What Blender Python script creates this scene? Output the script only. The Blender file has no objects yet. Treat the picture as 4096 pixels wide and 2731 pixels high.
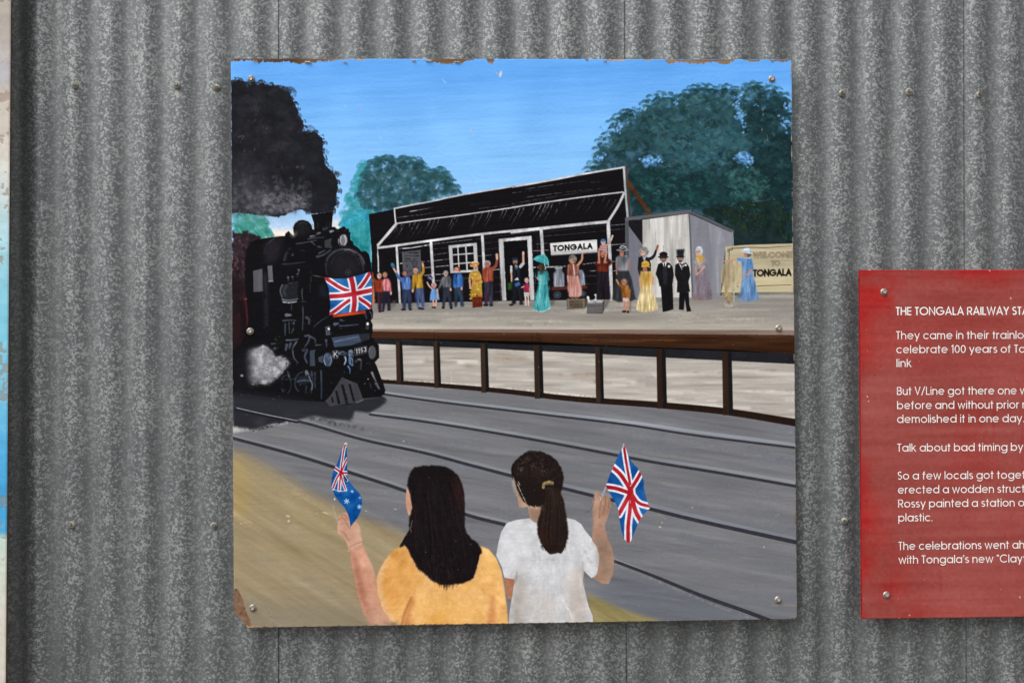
import bpy, bmesh, math, random
import numpy as np
from mathutils import Matrix, Vector

random.seed(7)
rng = np.random.default_rng(11)
S = bpy.context.scene

# ------------------------------------------------------------------ camera
F_PX, CXP, CYP = 5689.0, 2048.0, 1365.5            # 50 mm on a 36 mm wide frame
CAM = np.array([-0.2593, -3.12492, 1.5])
YAW, PITCH, ROLL = 0.04369, 0.01067, -0.00137


def cam_axes():
    cy, sy = math.cos(YAW), math.sin(YAW)
    cp, sp = math.cos(PITCH), math.sin(PITCH)
    f = np.array([sy * cp, cy * cp, sp])
    r = np.array([cy, -sy, 0.0])
    u = np.cross(r, f)
    cr, sr = math.cos(ROLL), math.sin(ROLL)
    return cr * r + sr * u, -sr * r + cr * u, f


AX_R, AX_U, AX_F = cam_axes()
cd = bpy.data.cameras.new('camera')
cam = bpy.data.objects.new('camera', cd)
S.collection.objects.link(cam)
S.camera = cam
M4 = Matrix.Identity(4)
for i in range(3):
    M4[i][0], M4[i][1], M4[i][2], M4[i][3] = AX_R[i], AX_U[i], -AX_F[i], CAM[i]
cam.matrix_world = M4
cd.sensor_width = 36.0
cd.lens = 36.0 * F_PX / 4096.0
cd.clip_start, cd.clip_end = 0.05, 500.0

# ------------------------------------------------------------------ light
SUN_AZ, SUN_EL = math.radians(-38), math.radians(48)   # from the upper left, behind the viewer
w = bpy.data.worlds.new('World')
S.world = w
w.use_nodes = True
nt = w.node_tree
bg = nt.nodes['Background']
sky = nt.nodes.new('ShaderNodeTexSky')
sky.sky_type = 'NISHITA'
sky.sun_disc = False
sky.sun_elevation = SUN_EL
sky.sun_rotation = math.pi + SUN_AZ * -1
sky.dust_density = 4.0
sky.air_density = 1.0
hs = nt.nodes.new('ShaderNodeHueSaturation')
hs.inputs['Saturation'].default_value = 0.12        # cloud cover greys the sky
nt.links.new(sky.outputs[0], hs.inputs['Color'])
nt.links.new(hs.outputs[0], bg.inputs[0])
bg.inputs[1].default_value = 0.12
sd = bpy.data.lights.new('sun', 'SUN')
sd.energy = 1.3
sd.angle = math.radians(50)
sd.color = (1.0, 0.99, 0.98)
sun = bpy.data.objects.new('sun', sd)
S.collection.objects.link(sun)
to_sun = Vector((math.sin(SUN_AZ) * math.cos(SUN_EL), -math.cos(SUN_AZ) * math.cos(SUN_EL), math.sin(SUN_EL)))
sun.rotation_euler = to_sun.to_track_quat('Z', 'Y').to_euler()
sun.location = (-3, -5, 6)
S.view_settings.view_transform = 'Standard'
S.view_settings.look = 'None'
S.view_settings.gamma = 1
S.view_settings.use_curve_mapping = False
S.view_settings.exposure = 0.44
S.cycles.max_bounces = 6


# ------------------------------------------------------------------ helpers
def back(X, Y, y):
    """photo point (4096 px frame) to the wall-parallel plane at depth y"""
    d = AX_F + AX_R * (X - CXP) / F_PX - AX_U * (Y - CYP) / F_PX
    return CAM + d * (y - CAM[1]) / d[1]


def lin(c):
    c = np.asarray(c, float)
    return np.where(c <= 0.04045, c / 12.92, ((c + 0.055) / 1.055) ** 2.4)


def hx(c):
    if isinstance(c, str):
        c = c.lstrip('#')
        return np.array([int(c[i:i + 2], 16) / 255 for i in (0, 2, 4)])
    return np.asarray(c, float)


def L4(c):
    return tuple(lin(hx(c))) + (1.0,)


def link(o, parent=None):
    S.collection.objects.link(o)
    if parent:
        o.parent = parent
    return o


def empty(name, loc, label, cat, group=None):
    o = bpy.data.objects.new(name, None)
    link(o)
    o.location = loc
    o['label'] = label
    o['category'] = cat
    if group:
        o['group'] = group
    return o


def meshobj(name, verts, faces, mat, parent=None, smooth=False):
    me = bpy.data.meshes.new(name)
    me.from_pydata([tuple(v) for v in verts], [], faces)
    me.update()
    if smooth:
        me.polygons.foreach_set('use_smooth', [True] * len(me.polygons))
    if mat:
        me.materials.append(mat)
    return link(bpy.data.objects.new(name, me), parent)


def newmat(name):
    m = bpy.data.materials.new(name)
    m.use_nodes = True
    n = m.node_tree
    return m, n, n.nodes['Principled BSDF']


def N(n, t, **k):
    x = n.nodes.new(t)
    for a, b in k.items():
        if a in x.inputs.keys():
            x.inputs[a].default_value = b
        else:
            setattr(x, a, b)
    return x


def ramp(n, stops, interp='LINEAR'):
    r = n.nodes.new('ShaderNodeValToRGB')
    e = r.color_ramp.elements
    r.color_ramp.interpolation = interp
    while len(e) < len(stops):
        e.new(0.5)
    for q, (p, c) in zip(e, stops):
        q.position = p
        q.color = c if len(c) == 4 else tuple(c) + (1,)
    return r


# ------------------------------------------------------------------ materials
def mat_galv():
    m, n, b = newmat('galvanised_steel')
    lk = n.links.new
    tc = N(n, 'ShaderNodeTexCoord')
    mp = N(n, 'ShaderNodeMapping')
    lk(tc.outputs['Object'], mp.inputs[0])
    # crystals: distorted cells, each with its own grey
    nz = N(n, 'ShaderNodeTexNoise', Scale=190.0, Detail=3.0, Roughness=0.65)
    lk(mp.outputs[0], nz.inputs['Vector'])
    vm = N(n, 'ShaderNodeVectorMath', operation='MULTIPLY_ADD')
    vm.inputs[1].default_value = (0.008, 0.008, 0.008)
    lk(nz.outputs['Color'], vm.inputs[0])
    lk(mp.outputs[0], vm.inputs[2])
    v1 = N(n, 'ShaderNodeTexVoronoi', Scale=245.0)
    lk(vm.outputs[0], v1.inputs['Vector'])
    v2 = N(n, 'ShaderNodeTexVoronoi', Scale=380.0)
    lk(vm.outputs[0], v2.inputs['Vector'])
    big = N(n, 'ShaderNodeTexNoise', Scale=16.0, Detail=4.0)
    mp2 = N(n, 'ShaderNodeMapping')
    mp2.inputs['Scale'].default_value = (1.0, 1.0, 0.45)
    lk(tc.outputs['Object'], mp2.inputs[0])
    lk(mp2.outputs[0], big.inputs['Vector'])
    sep = N(n, 'ShaderNodeSeparateColor')
    lk(v1.outputs['Color'], sep.inputs[0])
    sep2 = N(n, 'ShaderNodeSeparateColor')
    lk(v2.outputs['Color'], sep2.inputs[0])
    a1 = N(n, 'ShaderNodeMath', operation='MULTIPLY')
    a1.inputs[1].default_value = 0.75
    lk(sep.outputs[0], a1.inputs[0])
    a2 = N(n, 'ShaderNodeMath', operation='MULTIPLY_ADD')
    a2.inputs[1].default_value = 0.25
    lk(sep2.outputs[0], a2.inputs[0])
    lk(a1.outputs[0], a2.inputs[2])
    a3 = N(n, 'ShaderNodeMath', operation='MULTIPLY_ADD')
    a3.inputs[1].default_value = 0.40
    lk(big.outputs[0], a3.inputs[0])
    lk(a2.outputs[0], a3.inputs[2])
    rp = ramp(n, [(0.0, L4('#575b5d')), (0.55, L4('#606466')), (0.76, L4('#6d7071')), (0.88, L4('#888b8c')), (1.0, L4('#989a99'))])
    lk(a3.outputs[0], rp.inputs[0])
    # long faint streaks and grime running down the sheets
    st = N(n, 'ShaderNodeTexNoise', Scale=1.0, Detail=4.0, Roughness=0.6)
    mp3 = N(n, 'ShaderNodeMapping')
    mp3.inputs['Scale'].default_value = (60.0, 8.0, 1.4)
    lk(tc.outputs['Object'], mp3.inputs[0])
    lk(mp3.outputs[0], st.inputs['Vector'])
    rs = ramp(n, [(0.28, (0.86, 0.87, 0.88, 1)), (0.5, (0.99, 0.99, 0.99, 1)), (0.74, (1.11, 1.11, 1.10, 1))])
    lk(st.outputs[0], rs.inputs[0])
    mx = N(n, 'ShaderNodeMix', data_type='RGBA', blend_type='MULTIPLY')
    mx.inputs[0].default_value = 1.0
    lk(rp.outputs[0], mx.inputs[6])
    lk(rs.outputs[0], mx.inputs[7])
    # paler tone painted into the troughs against their shade, with dust dulling the crystals
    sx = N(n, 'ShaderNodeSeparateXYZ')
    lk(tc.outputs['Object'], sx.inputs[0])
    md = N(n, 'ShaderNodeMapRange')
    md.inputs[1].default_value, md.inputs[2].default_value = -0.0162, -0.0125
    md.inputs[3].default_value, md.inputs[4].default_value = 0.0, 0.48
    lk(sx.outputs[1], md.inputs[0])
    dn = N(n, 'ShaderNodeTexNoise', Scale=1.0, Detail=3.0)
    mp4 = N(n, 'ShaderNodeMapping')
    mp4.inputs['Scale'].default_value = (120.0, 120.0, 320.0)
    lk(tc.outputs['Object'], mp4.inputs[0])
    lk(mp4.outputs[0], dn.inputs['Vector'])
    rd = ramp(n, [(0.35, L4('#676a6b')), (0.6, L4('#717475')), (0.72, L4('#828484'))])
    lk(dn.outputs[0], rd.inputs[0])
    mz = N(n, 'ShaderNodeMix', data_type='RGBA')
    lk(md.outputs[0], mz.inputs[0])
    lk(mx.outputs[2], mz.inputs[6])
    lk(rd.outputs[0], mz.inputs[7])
    # thin pale run marks and a few rust freckles
    def mark(scale, lo, hi, colour, prev, amount, detail=3.0):
        mpx = N(n, 'ShaderNodeMapping')
        mpx.inputs['Scale'].default_value = scale
        lk(tc.outputs['Object'], mpx.inputs[0])
        nx_ = N(n, 'ShaderNodeTexNoise', Scale=1.0, Detail=detail, Roughness=0.55)
        lk(mpx.outputs[0], nx_.inputs['Vector'])
        mr_ = N(n, 'ShaderNodeMapRange')
        mr_.inputs[1].default_value, mr_.inputs[2].default_value = lo, hi
        mr_.inputs[3].default_value, mr_.inputs[4].default_value = 0.0, amount
        lk(nx_.outputs[0], mr_.inputs[0])
        m_ = N(n, 'ShaderNodeMix', data_type='RGBA')
        lk(mr_.outputs[0], m_.inputs[0])
        lk(prev, m_.inputs[6])
        m_.inputs[7].default_value = L4(colour)
        return m_.outputs[2]
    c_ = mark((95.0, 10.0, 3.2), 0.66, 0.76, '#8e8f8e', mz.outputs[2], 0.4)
    c_ = mark((70.0, 10.0, 2.4), 0.68, 0.78, '#45494a', c_, 0.35)
    c_ = mark((48.0, 48.0, 40.0), 0.77, 0.80, '#6a4632', c_, 0.7, 2.0)
    c_ = mark((5.0, 5.0, 3.0), 0.50, 0.75, '#4f5355', c_, 0.35)
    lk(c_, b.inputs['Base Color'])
    b.inputs['Metallic'].default_value = 0.45
    rr = N(n, 'ShaderNodeMapRange')
    rr.inputs[3].default_value = 0.52
    rr.inputs[4].default_value = 0.36
    lk(sep.outputs[1], rr.inputs[0])
    lk(rr.outputs[0], b.inputs['Roughness'])
    bp = N(n, 'ShaderNodeBump', Strength=0.12, Distance=0.002)
    lk(a2.outputs[0], bp.inputs['Height'])
    lk(bp.outputs[0], b.inputs['Normal'])
    return m


def mat_screw(name, c1, c2, metal=0.6):
    m, n, b = newmat(name)
    tc = N(n, 'ShaderNodeTexCoord')
    nz = N(n, 'ShaderNodeTexNoise', Scale=260.0, Detail=3.0)
    n.links.new(tc.outputs['Object'], nz.inputs['Vector'])
    r = ramp(n, [(0.35, L4(c1)), (0.65, L4(c2))])
    n.links.new(nz.outputs[0], r.inputs[0])
    n.links.new(r.outputs[0], b.inputs['Base Color'])
    b.inputs['Metallic'].default_value = metal
    b.inputs['Roughness'].default_value = 0.42
    return m


def mat_attr(name, rough=0.55, bump=0.3, spec=0.05):
    """hand-painted surface: colour from the mesh's own paint layer plus brush relief"""
    m, n, b = newmat(name)
    lk = n.links.new
    at = N(n, 'ShaderNodeAttribute', attribute_name='paint')
    tc = N(n, 'ShaderNodeTexCoord')
    mp = N(n, 'ShaderNodeMapping')
    mp.inputs['Scale'].default_value = (60.0, 60.0, 420.0)
    lk(tc.outputs['Object'], mp.inputs[0])
    nz = N(n, 'ShaderNodeTexNoise', Scale=1.0, Detail=4.0, Roughness=0.6)
    lk(mp.outputs[0], nz.inputs['Vector'])
    mr = N(n, 'ShaderNodeMapRange')
    mr.inputs[1].default_value, mr.inputs[2].default_value = 0.25, 0.75
    mr.inputs[3].default_value, mr.inputs[4].default_value = 0.978, 1.022
    lk(nz.outputs[0], mr.inputs[0])
    mx = N(n, 'ShaderNodeVectorMath', operation='MULTIPLY')
    lk(at.outputs['Color'], mx.inputs[0])
    lk(mr.outputs[0], mx.inputs[1])
    lk(mx.outputs[0], b.inputs['Base Color'])
    b.inputs['Roughness'].default_value = rough
    b.inputs['Specular IOR Level'].default_value = spec
    bp = N(n, 'ShaderNodeBump', Strength=bump, Distance=0.0006)
    lk(nz.outputs[0], bp.inputs['Height'])
    lk(bp.outputs[0], b.inputs['Normal'])
    return m


def mat_noise(name, c1, c2, scale=(40, 40, 40), rough=0.7, detail=4.0, spec=0.3):
    m, n, b = newmat(name)
    tc = N(n, 'ShaderNodeTexCoord')
    mp = N(n, 'ShaderNodeMapping')
    mp.inputs['Scale'].default_value = scale
    n.links.new(tc.outputs['Object'], mp.inputs[0])
    nz = N(n, 'ShaderNodeTexNoise', Scale=1.0, Detail=detail, Roughness=0.6)
    n.links.new(mp.outputs[0], nz.inputs['Vector'])
    r = ramp(n, [(0.3, L4(c1)), (0.7, L4(c2))])
    n.links.new(nz.outputs[0], r.inputs[0])
    n.links.new(r.outputs[0], b.inputs['Base Color'])
    b.inputs['Roughness'].default_value = rough
    b.inputs['Specular IOR Level'].default_value = spec
    return m


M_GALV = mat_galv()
M_WSCREW = mat_screw('weathered_screw', '#85817a', '#a8a398', 0.15)
M_WHEAD = mat_screw('weathered_head', '#4a453f', '#625d55', 0.2)
M_BSCREW = mat_screw('zinc_screw', '#8d857c', '#b5ada4')
M_BHEAD = mat_screw('zinc_head', '#a39b94', '#c9c2bb')
M_CORE = mat_noise('hardboard_edge', '#5c4030', '#8a6a52', (90, 90, 90))
M_BATTEN = mat_noise('old_timber', '#4a3b2d', '#6e5b48', (200, 200, 8))
M_VINYL = mat_noise('white_vinyl', '#e6e3df', '#f0eeec', (30, 30, 30), 0.45)
M_PAINT = mat_attr('mural_paint')

# ------------------------------------------------------------------ ground and wall
gm = mat_noise('gravel_ground', '#5f5a52', '#7c766c', (6, 6, 6), 0.9)
g = meshobj('ground', [(-40, -60, 0), (40, -60, 0), (40, 30, 0), (-40, 30, 0)], [(0, 1, 2, 3)], gm)
g['kind'] = 'structure'

PITCH_W, DEPTH = 0.0762, 0.0090
SEAM0 = -0.63336
wall = empty('corrugated_wall', (0, 0.02, 0), 'grey galvanised corrugated iron wall with mottled crystals behind the painted boards', 'wall')
Z0, Z1 = 0.05, 3.0


def wave(x, crest, k=0):
    """depth of the sheet at x: 0 on a crest, DEPTH in a valley"""
    t = (x - crest) / PITCH_W
    return DEPTH * (0.5 - 0.5 * math.cos(2 * math.pi * t))


CRESTS = {-2: 0.20, -1: 0.20, 0: 0.28, 1: 0.36, 2: 0.40}


def crest_x(k):
    return SEAM0 + 0.762 * k + CRESTS[k] * PITCH_W


def sheet(k, off):
    """one roofing sheet from seam k to seam k+1, its right edge lying over the next sheet"""
    xa = SEAM0 + 0.762 * k - (0.085 if k > -2 else 0)
    xb = SEAM0 + 0.762 * (k + 1)
    c = crest_x(k)
    cn = crest_x(k + 1) if k + 1 in CRESTS else c
    xs = np.linspace(xa, xb, 280)
    zs = np.linspace(Z0, Z1, 70)
    ph = rng.uniform(0, 6.28, 12)
    V, Fc = [], []
    for side in (0, 1):
        for z in zs:
            for x in xs:
                # blend to the neighbour's rhythm near the lap so the sheets nest
                tb = min(1, max(0, (x - (xb - 0.15)) / 0.13))
                tb = tb * tb * (3 - 2 * tb)
                ta = min(1, max(0, (x - xa) / 0.02))
                cc = c + tb * ((cn - 0.762) - (c - 0.0) + 0.762 - 0.762) * 0 
                d = wave(x, c) * (1 - tb) + wave(x, cn) * tb
                wob = 0.0012 * math.sin(x * 9 + ph[0] + z * 1.7) + 0.0008 * math.sin(z * 6.1 + ph[1] + x * 31)
                dent = 1 - 0.10 * (0.5 + 0.5 * math.sin(x * 23 + ph[2]))
                lift = -0.0030 * tb                        # the lapped edge rides on top
                dip = 0.0016 * (1 - ta)
                V.append((x, d * dent + wob * 0.6 + lift + off + dip + 0.0007 * side - 0.02, z))
    nx, nz = len(xs), len(zs)
    o = nx * nz
    for j in range(nz - 1):
        for i in range(nx - 1):
            a = j * nx + i
            Fc.append((a, a + 1, a + 1 + nx, a + nx))
            Fc.append((o + a, o + a + nx, o + a + 1 + nx, o + a + 1))
    for j in range(nz - 1):
        a = j * nx
        Fc.append((a, a + nx, o + a + nx, o + a))
        a = j * nx + nx - 1
        Fc.append((a, o + a, o + a + nx, a + nx))
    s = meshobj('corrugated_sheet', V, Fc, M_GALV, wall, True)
    return s


for k in (-2, -1, 0, 1, 2):
    sheet(k, 0.0005 * (k % 2))


def lathe(profile, seg=28):
    """profile of (radius, height towards the viewer) turned about the y axis"""
    V, Fc = [], []
    for r_, h_ in profile:
        for i in range(seg):
            a = 2 * math.pi * i / seg
            V.append((r_ * math.cos(a), -h_, r_ * math.sin(a)))
    for j in range(len(profile) - 1):
        for i in range(seg):
            a, b_ = j * seg + i, j * seg + (i + 1) % seg
            Fc.append((a, a + seg, b_ + seg, b_))
    Fc.append(tuple(range((len(profile) - 1) * seg, len(profile) * seg)))
    return V, Fc


def hexhead(r_, h0, h1, ang):
    prof = [(r_, h0), (r_, h1 - 0.0006), (r_ * 0.86, h1), (r_ * 0.45, h1 - 0.0003)]
    V, Fc = lathe(prof, 6)
    c, s = math.cos(ang), math.sin(ang)
    return [(x * c - z * s, y, x * s + z * c) for x, y, z in V], Fc


def add_screw(parent, loc, wr, hr, ang, mw, mh, dome=True, tilt=(0, 0)):
    k = wr
    if dome:
        prof = [(k, -0.004), (k * 1.12, 0.0006), (k * 1.02, 0.0012), (k, 0.0022), (k * 0.9, 0.0038), (k * 0.7, 0.0052), (k * 0.45, 0.0060)]
        h1 = 0.0086
    else:
        prof = [(k, -0.002), (k, 0.0012), (k * 0.96, 0.0018), (k * 0.72, 0.0024), (k * 0.62, 0.0034)]
        h1 = 0.0072
    V, Fc = lathe(prof)
    sc = meshobj('screw', V, Fc, mw, parent, True)
    sc.location = Vector(loc) - parent.location
    sc.rotation_euler = (tilt[0], 0, tilt[1])
    V, Fc = hexhead(hr, 0.002, h1, ang)
    meshobj('hex_head', V, Fc, mh, sc)
    return sc


for X, Y in [(299, 342), (706, 343), (868, 351), (3369, 373), (3638, 368), (3917, 379), (286, 2099), (855, 2102), (3379, 2083)]:
    p = back(X, Y, -0.003)
    add_screw(wall, (p[0], 0.0 - 0.0005, p[2]), random.uniform(.0070, .0078), random.uniform(.0040, .0046), random.uniform(0, 1), M_WSCREW, M_WHEAD,
              tilt=(random.uniform(-0.3, 0.12), random.uniform(-0.25, 0.25)))
p = back(3354, 305, 0)
V, Fc = lathe([(0.0035, -0.003), (0.0035, 0.0006), (0.0022, 0.0010), (0.0018, -0.001)], 16)
o = meshobj('sealed_hole', V, Fc, M_WSCREW, wall, True)
o.location = Vector((p[0], 0.001, p[2])) - wall.location

# ------------------------------------------------------------------ the paint engine
CN = 1240                                            # paint layer resolution
BX, BZ, BW, BH, BROT, YB = -0.11572, 1.53462, 1.22449, 1.22763, 0.00641, -0.034
co_, si_ = math.cos(BROT), math.sin(BROT)


def to_canvas(X, Y):
    """photo px to paint-layer px on the mural board"""
    p = back(X, Y, YB)
    dx, dz = p[0] - BX, p[2] - BZ
    u, v = co_ * dx + si_ * dz, -si_ * dx + co_ * dz
    return ((u / BW + 0.5) * CN, (0.5 - v / BH) * CN)


# plane-to-plane map as a 3x3 matrix so that it can run on arrays
def fit_h():
    src = [(924, 236), (3163, 240), (3190, 2476), (937, 2508), (2000, 1300), (1500, 900)]
    A, B = [], []
    for X, Y in src:
        u, v = to_canvas(X, Y)
        A.append([X, Y, 1, 0, 0, 0, -u * X, -u * Y]); B.append(u)
        A.append([0, 0, 0, X, Y, 1, -v * X, -v * Y]); B.append(v)
    h = np.linalg.lstsq(np.array(A), np.array(B), rcond=None)[0]
    return np.append(h, 1).reshape(3, 3)


HM = fit_h()
SC = CN / 2245.0                                     # paint px per photo px
IMG = np.zeros((CN, CN, 3))
HGT = np.zeros((CN, CN))                             # relief of the skin, in metres


def noise(fx, fy, ang=0.0, oct=3, seed=0):
    r_ = np.random.default_rng(seed)
    yy, xx = np.mgrid[0:CN, 0:CN].astype(np.float32) / CN
    c, s = math.cos(ang), math.sin(ang)
    X, Y = c * xx + s * yy, -s * xx + c * yy
    out = np.zeros((CN, CN), np.float32)
    amp = 1.0
    for o_ in range(oct):
        G = r_.normal(size=(257, 257)).astype(np.float32)
        a, b = X * fx + 37.3, Y * fy + 91.7
        ia, ib = np.floor(a).astype(int), np.floor(b).astype(int)
        fa, fb = a - ia, b - ib
        fa, fb = fa * fa * (3 - 2 * fa), fb * fb * (3 - 2 * fb)
        i0, i1, j0, j1 = ia % 257, (ia + 1) % 257, ib % 257, (ib + 1) % 257
        out += amp * ((G[j0, i0] * (1 - fa) + G[j0, i1] * fa) * (1 - fb) + (G[j1, i0] * (1 - fa) + G[j1, i1] * fa) * fb)
        fx, fy, amp = fx * 2, fy * 2, amp * 0.6
    return out / out.std()


NI = noise(60, 60, 0, 3, 1)            # cloudy
NF = noise(260, 260, 0, 2, 2)          # fine grain
NH = noise(7, 120, 0, 3, 3)            # level brushing
NT = noise(7, 110, 0.16, 3, 4)         # brushing along the tracks
NV = noise(110, 9, 0, 3, 5)            # upright brushing
ND = noise(9, 90, 0.55, 3, 6)          # sloping brushing
NB = noise(9, 9, 0, 3, 8)              # large blotches
NS = noise(6, 150, -0.06, 4, 9)        # sky brushing
NP = noise(330, 55, 0.05, 3, 12)         # short upright touches
TEX = {'p': NP, 'i': NI, 'f': NF, 'h': NH, 't': NT, 'v': NV, 'd': ND, 'b': NB, 's': NS}


class View:
    def __init__(s, x0, y0, k):
        s.x0, s.y0, s.k = x0, y0, k

    def pts(s, p):
        if isinstance(p, str):
            p = [tuple(float(a) for a in q.split(',')) for q in p.split()]
        p = np.array(p, float)
        X = np.c_[s.x0 + p[:, 0] / s.k, s.y0 + p[:, 1] / s.k, np.ones(len(p))] @ HM.T
        return X[:, :2] / X[:, 2:]


def spline(P, closed=False, n=7):
    if len(P) < 3:
        return P
    if closed:
        Q = np.vstack([P[-1:], P, P[:2]])
    else:
        Q = np.vstack([2 * P[:1] - P[1:2], P, 2 * P[-1:] - P[-2:-1]])
    t = np.linspace(0, 1, n, endpoint=False)[:, None]
    out = []
    for i in range(1, len(Q) - 2):
        a, b, c, d = Q[i - 1], Q[i], Q[i + 1], Q[i + 2]
        out.append(0.5 * (2 * b + (c - a) * t + (2 * a - 5 * b + 4 * c - d) * t ** 2 + (3 * b - a - 3 * c + d) * t ** 3))
    out = np.vstack(out)
    return out if closed else np.vstack([out, P[-1:]])


def blur(m, r_):
    r_ = int(max(1, round(r_)))
    for _ in range(2):
        for ax in (0, 1):
            p = np.pad(m, [(r_ + 1, r_) if a == ax else (0, 0) for a in (0, 1)], mode='edge')
            c = np.cumsum(p, axis=ax)
            m = (np.take(c, range(2 * r_ + 1, c.shape[ax]), ax) - np.take(c, range(0, c.shape[ax] - 2 * r_ - 1), ax)) / (2 * r_ + 1)
    return m


def win(P, pad):
    x0, y0 = np.floor(P.min(0) - pad).astype(int)
    x1, y1 = np.ceil(P.max(0) + pad).astype(int) + 1
    x0, y0, x1, y1 = max(0, x0), max(0, y0), min(CN, x1), min(CN, y1)
    return x0, y0, x1, y1


def poly_mask(P, pad=1):
    x0, y0, x1, y1 = win(P, pad)
    if x1 <= x0 or y1 <= y0:
        return None
    W, Hh = x1 - x0, y1 - y0
    SS = 4
    acc = np.zeros((Hh, W + 2))
    A, B = P, np.roll(P, -1, 0)
    ys = y0 + (np.arange(Hh * SS) + 0.5) / SS
    for k, y in enumerate(ys):
        c = (A[:, 1] <= y) != (B[:, 1] <= y)
        if not c.any():
            continue
        a, b = A[c], B[c]
        xs = np.sort(a[:, 0] + (y - a[:, 1]) / (b[:, 1] - a[:, 1]) * (b[:, 0] - a[:, 0])) - x0
        row = acc[k // SS]
        for i, x in enumerate(np.clip(xs, 0, W)):
            sg = 1 if i % 2 == 0 else -1
            j = int(x)
            f = x - j
            row[j] += sg * (1 - f)
            row[j + 1] += sg * f
    m = np.clip(np.cumsum(acc, 1)[:, :W] / SS, 0, 1)
    return m, (x0, y0, x1, y1)


def put(m, box, col, a=1.0, tex=None, amp=0.0, dry=0.0, dtex='f', clip=None):
    x0, y0, x1, y1 = box
    sl = (slice(y0, y1), slice(x0, x1))
    if clip is not None:
        m = m * clip[sl]
    if dry > 0:
        m = m * np.clip(0.5 + (TEX[dtex][sl] * 0.5 + 0.9 - dry * 1.8), 0, 1)
    if isinstance(col, (list, tuple)) and len(col) == 2 and isinstance(col[0], str):
        t = np.linspace(0, 1, y1 - y0)[:, None, None]
        c = hx(col[0]) * (1 - t) + hx(col[1]) * t
        c = np.broadcast_to(c, (y1 - y0, x1 - x0, 3))
    else:
        c = np.broadcast_to(hx(col), (y1 - y0, x1 - x0, 3))
    if tex:
        c = np.clip(c + amp * TEX[tex][sl][..., None] * (0.12 + c.mean(-1, keepdims=True)) * 1.35, 0, 1)
    IMG[sl] += (c - IMG[sl]) * (m * a)[..., None]


def fill(V_, p, col, a=1.0, soft=0, smooth=False, tex='f', amp=0.015, dry=0, dtex='f', clip=None, rough=0.0):
    P = V_.pts(p)
    if smooth:
        P = spline(P, True)
    if rough:
        Q = np.vstack([P, P[:1]])
        D = [Q[i] + (Q[i + 1] - Q[i]) * t for i in range(len(P)) for t in np.linspace(0, 1, max(2, int(np.hypot(*(Q[i + 1] - Q[i])) / 3)), endpoint=False)]
        P = np.array(D) + rng.normal(0, rough, (len(D), 2))
    r_ = poly_mask(P, soft * SC * 3 + 2)
    if r_ is None:
        return
    m, box = r_
    if soft:
        m = blur(m, soft * SC)
    put(m, box, col, a, tex, amp, dry, dtex, clip)


def clipmask(V_, p, smooth=False):
    P = V_.pts(p)
    if smooth:
        P = spline(P, True)
    m, (x0, y0, x1, y1) = poly_mask(P)
    out = np.zeros((CN, CN))
    out[y0:y1, x0:x1] = m
    return out


def stroke(V_, p, wd, col, a=1.0, smooth=True, tex='f', amp=0.02, dry=0, dtex='f', clip=None, soft=0.0, w2=None):
    """a brush line; wd in view units, tapering to w2"""
    P = V_.pts(p)
    if smooth and len(P) > 2:
        P = spline(P)
    k = SC / V_.k
    wa = wd * k / 2
    wb = (wd if w2 is None else w2) * k / 2
    pad = max(wa, wb) + 2 + soft * 2
    x0, y0, x1, y1 = win(P, pad)
    if x1 <= x0 or y1 <= y0:
        return
    cov = np.zeros((y1 - y0, x1 - x0))
    Ls = np.r_[0, np.cumsum(np.hypot(*(P[1:] - P[:-1]).T))]
    T = max(Ls[-1], 1e-6)
    for i in range(len(P) - 1):
        A, B = P[i], P[i + 1]
        sx0, sy0, sx1, sy1 = win(np.array([A, B]), pad)
        if sx1 <= sx0 or sy1 <= sy0:
            continue
        yy, xx = np.mgrid[sy0:sy1, sx0:sx1]
        xx, yy = xx + 0.5, yy + 0.5
        d = B - A
        t = np.clip(((xx - A[0]) * d[0] + (yy - A[1]) * d[1]) / max(d @ d, 1e-9), 0, 1)
        dist = np.hypot(xx - A[0] - t * d[0], yy - A[1] - t * d[1])
        s = (Ls[i] + t * (Ls[i + 1] - Ls[i])) / T
        h = wa + (wb - wa) * s
        if soft:
            c = np.clip((h - dist) / soft * 0.5 + 0.5, 0, 1)
        else:
            c = np.clip(h - dist + 0.5, 0, 1) * np.clip(2 * h, 0, 1)
        v = cov[sy0 - y0:sy1 - y0, sx0 - x0:sx1 - x0]
        np.maximum(v, c, out=v)
    put(cov, (x0, y0, x1, y1), col, a, tex, amp, dry, dtex, clip)


def ell(V_, cx, cy, rx, ry, col, a=1.0, ang=0, **k):
    t = np.linspace(0, 2 * math.pi, 28, endpoint=False)
    c, s = math.cos(ang), math.sin(ang)
    fill(V_, [(cx + rx * math.cos(q) * c - ry * math.sin(q) * s, cy + rx * math.cos(q) * s + ry * math.sin(q) * c) for q in t], col, a, **k)


def clump(V_, x, y, cols, n=8, wdt=46, r0=20, r1=34, a=.85):
    """a rounded tuft of fan touches"""
    for i in range(n):
        an = random.uniform(-165, -15)
        q = math.radians(an)
        dab(V_, x + wdt * math.cos(q) * random.uniform(.3, 1), y + wdt * .55 * math.sin(q) * random.uniform(.2, 1) + 6, random.uniform(r0, r1), random.choice(cols), a * random.uniform(.6, 1), -90 + (an + 90) * .6, 1.25)


RB = rng.uniform(0, 1, 4096)


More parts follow.
